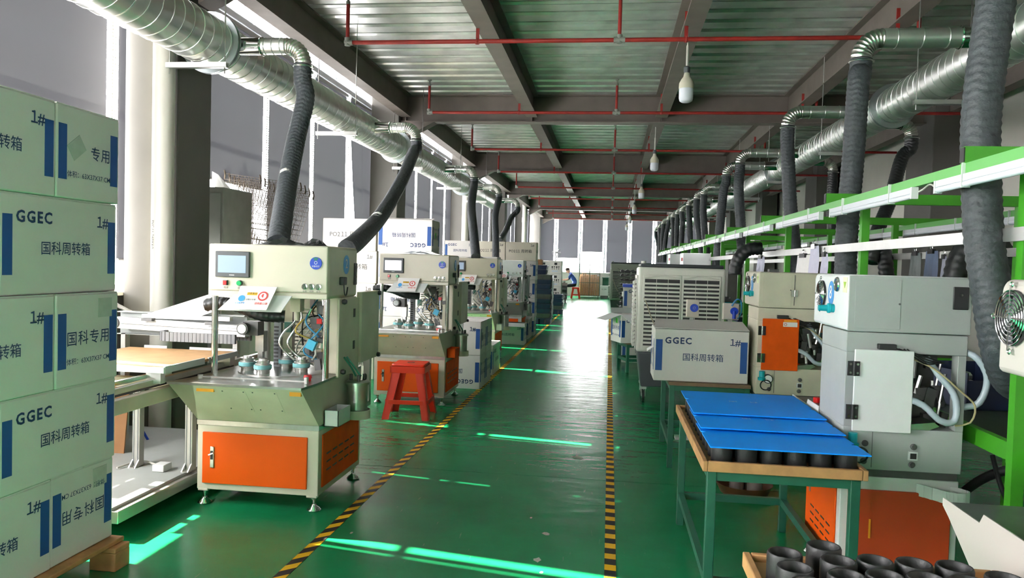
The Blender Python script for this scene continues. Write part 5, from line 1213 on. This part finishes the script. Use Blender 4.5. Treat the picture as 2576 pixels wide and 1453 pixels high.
for k in range(6): MB().box(0, .34, 0, .45, .14 + .085 * k, .14 + .085 * k + .06).box(-.012, .352, -.012, .462, .14 + .085 * k + .052, .14 + .085 * k + .064).build('tray', BLACK if k % 2 else DARKST, t)
for x in (.04, .3):
    for y in (.05, .4): MB().cyl((x - .015, y, .05), (x + .015, y, .05), .05, 14).build('caster', BLACKR, t, smooth=40)
MB().box(-.01, .35, -.01, .46, .1, .13).box(-.01, .35, .45, .46, .13, .72).build('trolley_frame', STEELB, t)
t = T('desk_fan', 'wire desk fan standing on the symbol cartons', 'fan', (-1.55, 22.1, 1.5)); MB().lathe((0, 0, 0), (0, 0, .16), [(0, .06), (.1, .06), (.15, .012), (1, .012)], 14).build('fan_stand', DGREY, t)
q = MB()
for k in range(5): q.torus((0, -.02, .24), .025 + .025 * k, .003, (0, 1, 0), 20, 4)
for a in range(6): q.bar((0, -.02, .24), (.125 * math.cos(a), -.02, .24 + .125 * math.sin(a)), .004)
q.build('fan_guard', CHROME, t)['kind'] = 'stuff'; MB().cyl((0, -.02, .24), (0, .05, .24), .035, 12).build('fan_motor', DGREY, t)
# ------------------------------------------------------------------ end wall: racks, bins
def coil_rack(lab, x0, x1, y, h):
    t = T('wire_rack', lab, 'rack', (x0, y, 0)); w = x1 - x0; d = .6
    q = MB()
    for x in (0, w / 2, w): q.bar((x, 0, .08), (x, 0, h), .025).bar((x, d, .08), (x, d, h), .025)
    for z in (.1, h * .45, h * .72, h): q.bar((0, 0, z), (w, 0, z), .02).bar((0, d, z), (w, d, z), .02).bar((0, 0, z), (0, d, z), .02).bar((w, 0, z), (w, d, z), .02)
    for i in range(1, 14): q.bar((w * i / 14, 0, .1), (w * i / 14, 0, h * .72), .008)
    q.build('rack_frame', mat('green_rack_wire', rgb(70, 92, 74), .5, .4), t)['kind'] = 'stuff'
    MB().box(0, w, 0, d, .085, .1).build('rack_base', DARKST, t); q = MB(); rnd = random.Random(3)
    for i in range(9):
        for j in range(2):
            x = .06 + (w - .12) * i / 8; zt = .1 + (h * .66) * rnd.uniform(.8, 1); z = .1
            while z < zt: q.cyl((x, .1 + .3 * j, z), (x, .1 + .3 * j, z + .05), .045 * rnd.uniform(.85, 1.05), 8); z += .065
    q.build('copper_coils', COPPER, t)['kind'] = 'stuff'
    for x in (.05, w - .05): MB().cyl((x - .015, .05, .04), (x + .015, .05, .04), .04, 12).build('caster', BLACKR, t)
coil_rack('wire rack packed with copper coloured coils under the end windows', -1.3, -.42, 32.9, 1.45)
t = T('white_bin', 'small white printed carton on a block beside the coil rack', 'carton', (-.36, 32.4, 0)); MB().box(0, .3, 0, .3, 0, .13).build('block', DARKST, t); MB().box(-.02, .32, -.02, .32, .13, .55).build('carton_body', PAPER, t); text('K 334', .08, INKK, t, (.15, -.022, .4), (1, 0, 0), (0, 0, 1))
t = T('green_bin', 'dark green bin behind the white printed carton by the end wall', 'bin', (-.3, 33.3, 0)); MB().box(0, .4, 0, .3, 0, .85).build('bin_body', TGREEN, t, bevel=.02); MB().box(-.02, .42, -.02, .32, .85, .9).build('bin_lid', TGREEN, t)
# ------------------------------------------------------------------ seated worker by the end wall
stool('plastic_stool', 'bright red plastic stool under the seated person at the end of the hall', (-1.4, 31.9, 0), .1)
def person():
    t = T('person', 'person in blue shirt and dark trousers sitting on a red stool, bent forward', 'person', (-1.4, 31.9, 0))
    J = {}; V = []; E = []; R = []
    def j(n, p, r, par=None):
        J[n] = len(V); V.append(p); R.append(r)
        if par: E.append((J[par], J[n]))
    j('pelvis', (0, 0, .60), .125); j('waist', (-.03, 0, .72), .125, 'pelvis'); j('chest', (-.12, 0, .90), .145, 'waist'); j('neckb', (-.24, 0, 1.04), .07, 'chest'); j('neck', (-.29, 0, 1.08), .052, 'neckb')
    for s, sd in ((-1, 'r'), (1, 'l')):
        j('sh' + sd, (-.2, .16 * s, 1.0), .065, 'chest'); j('el' + sd, (-.32, .2 * s, .78), .048, 'sh' + sd); j('wr' + sd, (-.55, .12 * s, .76), .033, 'el' + sd)
        j('hip' + sd, (-.05, .1 * s, .565), .09, 'pelvis'); j('kn' + sd, (-.44, .13 * s, .50), .062, 'hip' + sd); j('an' + sd, (-.38, .13 * s, .09), .042, 'kn' + sd); j('to' + sd, (-.52, .14 * s, .035), .035, 'an' + sd)
    me = bpy.data.meshes.new('body'); me.from_pydata(V, E, []); o = bpy.data.objects.new('body', me); C.objects.link(o); o.parent = t
    md = o.modifiers.new('skin', 'SKIN'); sv = me.skin_vertices[0].data
    for i, r in enumerate(R): sv[i].radius = (r, r)
    sv[0].use_root = True; sb = o.modifiers.new('sub', 'SUBSURF'); sb.levels = 2; sb.render_levels = 2
    dg = bpy.context.evaluated_depsgraph_get(); dg.update(); bm_ = bpy.data.meshes.new_from_object(o.evaluated_get(dg)); o.modifiers.clear(); o.data = bm_; bm_.name = 'body'
    bm_.materials.clear()
    for m in (SHIRT, TROUS, SKIN, BLACK): bm_.materials.append(m)
    for p in bm_.polygons:
        c = p.center; p.use_smooth = True
        p.material_index = 3 if c.z < .085 else 2 if (c.x < -.29 and c.z > .66 and c.z < .86 and abs(c.y) > .07) or (c.x < -.26 and c.z > 1.045) else 1 if c.z < .615 else 0
    hd = MB(); tl = Matrix.Translation((-.345, 0, 1.155)) @ Matrix.Rotation(-.55, 4, 'Y')
    prof = [(0, .012), (.06, .04), (.18, .06), (.35, .07), (.55, .077), (.75, .074), (.9, .052), (1, .01)]
    rs = [[tl @ Vector((math.cos(2 * PI * i / 16) * r * 1.12, math.sin(2 * PI * i / 16) * r * .92, -.115 + .23 * q)) for i in range(16)] for q, r in prof]
    hd.rings(rs); hd.add([tl @ Vector(p) for p in ((-.082, -.012, .02), (-.082, .012, .02), (-.108, .012, -.02), (-.108, -.012, -.02), (-.078, 0, -.028))], [(0, 1, 2, 3), (3, 2, 4), (0, 3, 4), (1, 4, 2)])
    for s in (-1, 1): hd.add([tl @ Vector(p) for p in ((-.01, .07 * s, .02), (.02, .084 * s, .025), (.02, .082 * s, -.035), (-.005, .07 * s, -.035))], [(0, 1, 2, 3)])
    h = hd.build('head', SKIN, t, smooth=70)
    ey = MB()
    for s in (-1, 1): ey.sphere(tl @ Vector((-.078, .03 * s, .015)), .009, 8, 6)
    ey.build('eyes', INKK, h); MB().cbox(tl @ Vector((-.083, 0, -.055)), (.008, .036, .007)).build('mouth', mat('lips', rgb(170, 100, 90), .5), h)
    hr = MB(); rs = [[tl @ Vector((.012 + math.cos(2 * PI * i / 16) * r * 1.12, math.sin(2 * PI * i / 16) * r * .98, -.115 + .25 * q - .012 * math.cos(2 * PI * i / 16))) for i in range(16)] for q, r in ((.5, .079), (.62, .084), (.78, .081), (.92, .058), (1, .012))]
    hr.rings(rs).build('hair', HAIR, h, smooth=70)
    for s in (-1, 1):
        q = MB(); b = Vector((-.55, .12 * s, .76)); q.tube([b, b + Vector((-.05, -.01 * s, -.01)), b + Vector((-.085, -.015 * s, -.018))], .03, 10, lambda l, u: .03)
        for f in range(4): y = (-.024 + .016 * f); q.tube([b + Vector((-.08, y - .015 * s, -.015)), b + Vector((-.12 - .006 * (f in (1, 2)), y - .015 * s, -.022)), b + Vector((-.145 - .01 * (f in (1, 2)), y - .018 * s, -.036))], .0085, 6)
        q.tube([b + Vector((-.03, -.028 * s, -.01)), b + Vector((-.065, -.05 * s, -.02)), b + Vector((-.095, -.052 * s, -.03))], .0095, 6)
        q.build('hand', SKIN, t, smooth=70)
person()
t = T('work_table', 'small grey work table in front of the seated person', 'table', (-2.45, 31.5, 0)); MB().box(0, .6, 0, .8, .70, .725).build('table_top', GREY_AND_SHADE, t)
for x in (.03, .57):
    for y in (.03, .77): MB().box(x - .02, x + .02, y - .02, y + .02, 0, .7).build('leg', STEELB, t)
t = T('paper_sheets', 'white papers on the table under the hands of the seated person', 'paper', (-2.1, 31.85, .7255)); MB().box(-.1, .2, -.15, .15, 0, .012).build('sheets', PAPER, t)
# ------------------------------------------------------------------ bench side extras
t = T('tray_stack', 'stack of wavy black trays between the air coolers', 'tray stack', (.2, 13.9, 0))
for k in range(16):
    z = .02 + .084 * k; q = MB(); n = 20; a = []; b_ = []
    for i in range(n + 1): x = .5 * i / n; a.append((x, 0, z + .03 + .012 * math.sin(i * 1.6)))
    poly = a + [(.5, 0, z), (0, 0, z)]; q.prism(poly, (0, .45, 0)); q.build('tray', BLACK, t)
    MB().prism([(-.004, 0, z + .02), (-.05, .0, z + .055), (-.05, .45, z + .055), (-.004, .45, z + .02)], (0, 0, .008)).build('tray_lip', DARKST, t)
def cab(lab, x, y, w, d, h):
    t = T('control_cabinet', lab, 'cabinet', (x, y, 0)); MB().box(0, w, 0, d, 1.25, h).build('cabinet_body', WHITEP, t, bevel=.006); MB().box(.05, w - .05, .05, d - .05, 0, 1.25).build('cabinet_stand', GREY_AND_SHADE, t)
    for k in range(3): MB().box(-.004, 0, .06 + .09 * k, .11 + .09 * k, h - .12, h - .07).build('meter', REDPR if k < 2 else BLACK, t)
    MB().disc((-.005, .1, h - .22), .022, (-1, 0, 0)).build('red_mark', BTNR, t); MB().disc((w * .6, -.001, 1.27), .05, (0, -1, 0)).build('number_plate', LBLUE, t); return t
cab('white control cabinet with red meters, half hidden behind the air cooler', 1.08, 11.5, .4, .5, 1.60)
cab('second white control cabinet beyond the first, behind the air cooler', 1.05, 13.6, .4, .5, 1.62)
t = T('badge_block', 'cream block with a round blue badge behind the printed carton', 'control box', (.66, 6.1, 0)); MB().box(-.015, .015, .03, .06, 0, .98).box(-.1, .1, 0, .1, 0, .02).build('block_stand', ALU, t)
b0 = MB().box(-.045, .05, 0, .07, .98, 1.12).build('block_body', CREAM, t, bevel=.004); MB().cyl((.012, 0, 1.055), (.012, -.006, 1.055), .032, 24).build('round_badge', BADGE, b0, smooth=40); MB().torus((.012, -.0065, 1.055), .01, .0015, (0, 1, 0), 14, 4).build('badge_ring', WHT, b0)
t = T('air_regulator', 'cream air regulator with blue tubing beside cream machine 7', 'regulator', (.96, 6.12, 0)); MB().box(-.015, .015, .03, .06, 0, 1.0).box(-.1, .1, 0, .1, 0, .02).build('block_stand', ALU, t); MB().box(-.06, .06, 0, .06, .97, 1.1).build('block_body', CREAM, t, bevel=.004); MB().cyl((.02, -.01, 1.04), (.02, -.03, 1.04), .03, 18).cyl((.02, -.02, .98), (.02, -.02, 1.04), .014, 12).build('regulator_bowl', BADGE, t, smooth=40)
MB().tube(spline([(.0, -.02, 1.08), (.03, -.03, 1.13), (.07, -.01, 1.12), (.08, .02, 1.03), (.05, .0, .98)], .015), .006, 6).build('blue_tube', MATS['blue_tubing'], t, smooth=60)
def hang(lab, x, y0, y1, z0, z1, m, plastic=False):
    t = T('hanging_sheet', lab, 'paper', (x, y0, z1), 0, 'sheets clipped to the bench rails'); q = MB(); n = 6; L = y1 - y0
    vs = [(.006 * math.sin(i * 1.3 + j), L * i / n, -(z1 - z0) * j / 4) for j in range(5) for i in range(n + 1)]
    q.add(vs, [(j * (n + 1) + i, j * (n + 1) + i + 1, (j + 1) * (n + 1) + i + 1, (j + 1) * (n + 1) + i) for j in range(4) for i in range(n)]); q.build('sheet', m, t)
    c = MB().box(-.012, .012, L * .3, L * .7, -.02, .012).build('binder_clip', BLACK if not plastic else CHROME, t); MB().torus((0, L * .5, .025), .016, .003, (1, 0, 0), 12, 5).build('clip_ring', CHROME, c)
hang('white sheet clipped to the aisle side rail beside the hooked black hose', 1.447, 7.4, 7.75, 1.33, 1.5, PAPERL)
hang('wide white paper clipped to the aisle side rail behind cream machine 7', 1.447, 5.75, 6.15, 1.27, 1.49, PAPER)
hang('crinkled plastic sleeve clipped to the aisle side rail in front of the white paper', 1.44, 5.5, 5.74, 1.30, 1.55, PAPERL, True)
hang('lilac sheet on the aisle side rail next to the crinkled sleeve', 1.447, 5.3, 5.46, 1.30, 1.49, PAPERL)
hang('grey folder hanging from the wall side rail behind machine 8', 2.302, 6.0, 6.2, 1.25, 1.53, SLEEVEG)
hang('blue folder hanging from the wall side rail behind machine 8', 2.302, 5.7, 5.92, 1.25, 1.54, SLEEVE)
hang('slim white sheet on the wall side rail next to the blue folder', 2.302, 5.56, 5.64, 1.25, 1.5, PAPERL)
rnd = random.Random(11)
for k in range(14):
    y = 3.3 + .95 * k + rnd.uniform(-.2, .2); s_ = rnd.uniform(.1, .22)
    t = T('parts_bin', 'parts bin on the dark bench top, %s from the camera end' % ORD[k], 'bin', (1.95 + rnd.uniform(-.25, .25), y, .7105), rnd.uniform(-.2, .2), 'parts bins on the dark bench top'); m_ = [DARKST, NAVYC, GREENP, DGREY, TEAL, CARD][k % 6]
    q = MB(); w_, d_, h_ = s_, s_ * 1.3, rnd.uniform(.08, .2); q.box(-w_, w_, -d_, d_, 0, .006).box(-w_, -w_ + .006, -d_, d_, 0, h_).box(w_ - .006, w_, -d_, d_, 0, h_).box(-w_, w_, -d_, -d_ + .006, 0, h_ * .8).box(-w_, w_, d_ - .006, d_, 0, h_); q.build('bin_shell', m_, t)
    q = MB()
    for i in range(10): q.sphere((rnd.uniform(-w_ * .8, w_ * .8), rnd.uniform(-d_ * .8, d_ * .8), .02 + rnd.uniform(0, h_ * .7)), rnd.uniform(.015, .03), 8, 5)
    q.build('bin_contents', STEEL if k % 2 else BLACK, t)['kind'] = 'stuff'
# low rails, black hose and pipe near the right edge
t = T('black_hose', 'black rubber hose hanging under the bench beside machine 8', 'hose', (1.6, 3.15, .3)); MB().tube(spline([(-.06, .6, -.3), (-.05, .55, -.1), (.0, .4, .12), (.08, .25, .25), (.16, .1, .28)], .03), .02, 10).build('hose', BLACKR, t, smooth=60)
MB().tube(spline([(.05, .3, .3), (.06, .2, .15), (.1, .05, .02), (.2, -.05, -.05)], .03), .01, 8).build('thin_hose', BLACKR, t, smooth=60)
t = T('rusty_pan', 'rusty round pan with grey tins on the floor behind the table with blue boards', 'pan', (1.12, 5.0 - .25, 0)); t.location = (.86, 4.75, 0)
MB().lathe((0, 0, 0), (0, 0, .06), [(0, .14), (1, .17), (1, .165), (.1, .135), (.1, .0)], 28, False).build('pan_body', mat('rusty_pan', rgb(110, 72, 48), .5, .4, var=.3), t, smooth=40)
for k, (x, y) in enumerate(((-.04, .02), (.06, -.02), (.02, .09))): MB().cyl((x, y, .008), (x, y, .12), .045, 18).build('tin', STEELB, t, smooth=40)

# tree outside the window with the raised blind, put there with its bed to block the sun
t = T('added_tree', 'tree outside the window with the raised blind, put there to block its sun', 'added_tree', (-6.3, 7.55, -.3))
MB().box(-.8, .8, -.8, .8, -.2, 0).build('planting_bed', PLYD, t); MB().tube([(0, 0, 0), (.03, .02, 1.6), (-.03, 0, 3.0), (.02, .03, 4.2)], .07, 9).build('trunk', mat('bark', rgb(120, 98, 70), .9), t, smooth=60)
for k, (dx, dy, dz) in enumerate(((.2, .3, .5), (-.2, -.35, .6), (.1, -.3, .9), (-.15, .35, .95))): MB().tube([(0, .0, 3.1 + .2 * k), (dx * .5, dy * .6, 3.3 + .2 * k + dz * .3), (dx, dy, 3.2 + .2 * k + dz * .6)], .025, 6).build('branch', MATS['bark'], t)
rnd = random.Random(5); q = MB()
for k in range(1500):
    v = Vector((rnd.gauss(0, 1), rnd.gauss(0, 1), rnd.gauss(0, 1))).normalized() * rnd.uniform(.35, 1); c = Vector((v.x * .55, v.y * .78, 4.1 + v.z * .68)); a = Vector((rnd.gauss(0, 1), rnd.gauss(0, 1), rnd.gauss(0, 1))).normalized(); b = a.orthogonal().normalized()
    q.add([c - a * .08, c + b * .045, c + a * .08, c - b * .045], [(0, 1, 2, 3)])
q.build('leaves', mat('leaf', rgb(120, 140, 60), .7), t)['kind'] = 'stuff'
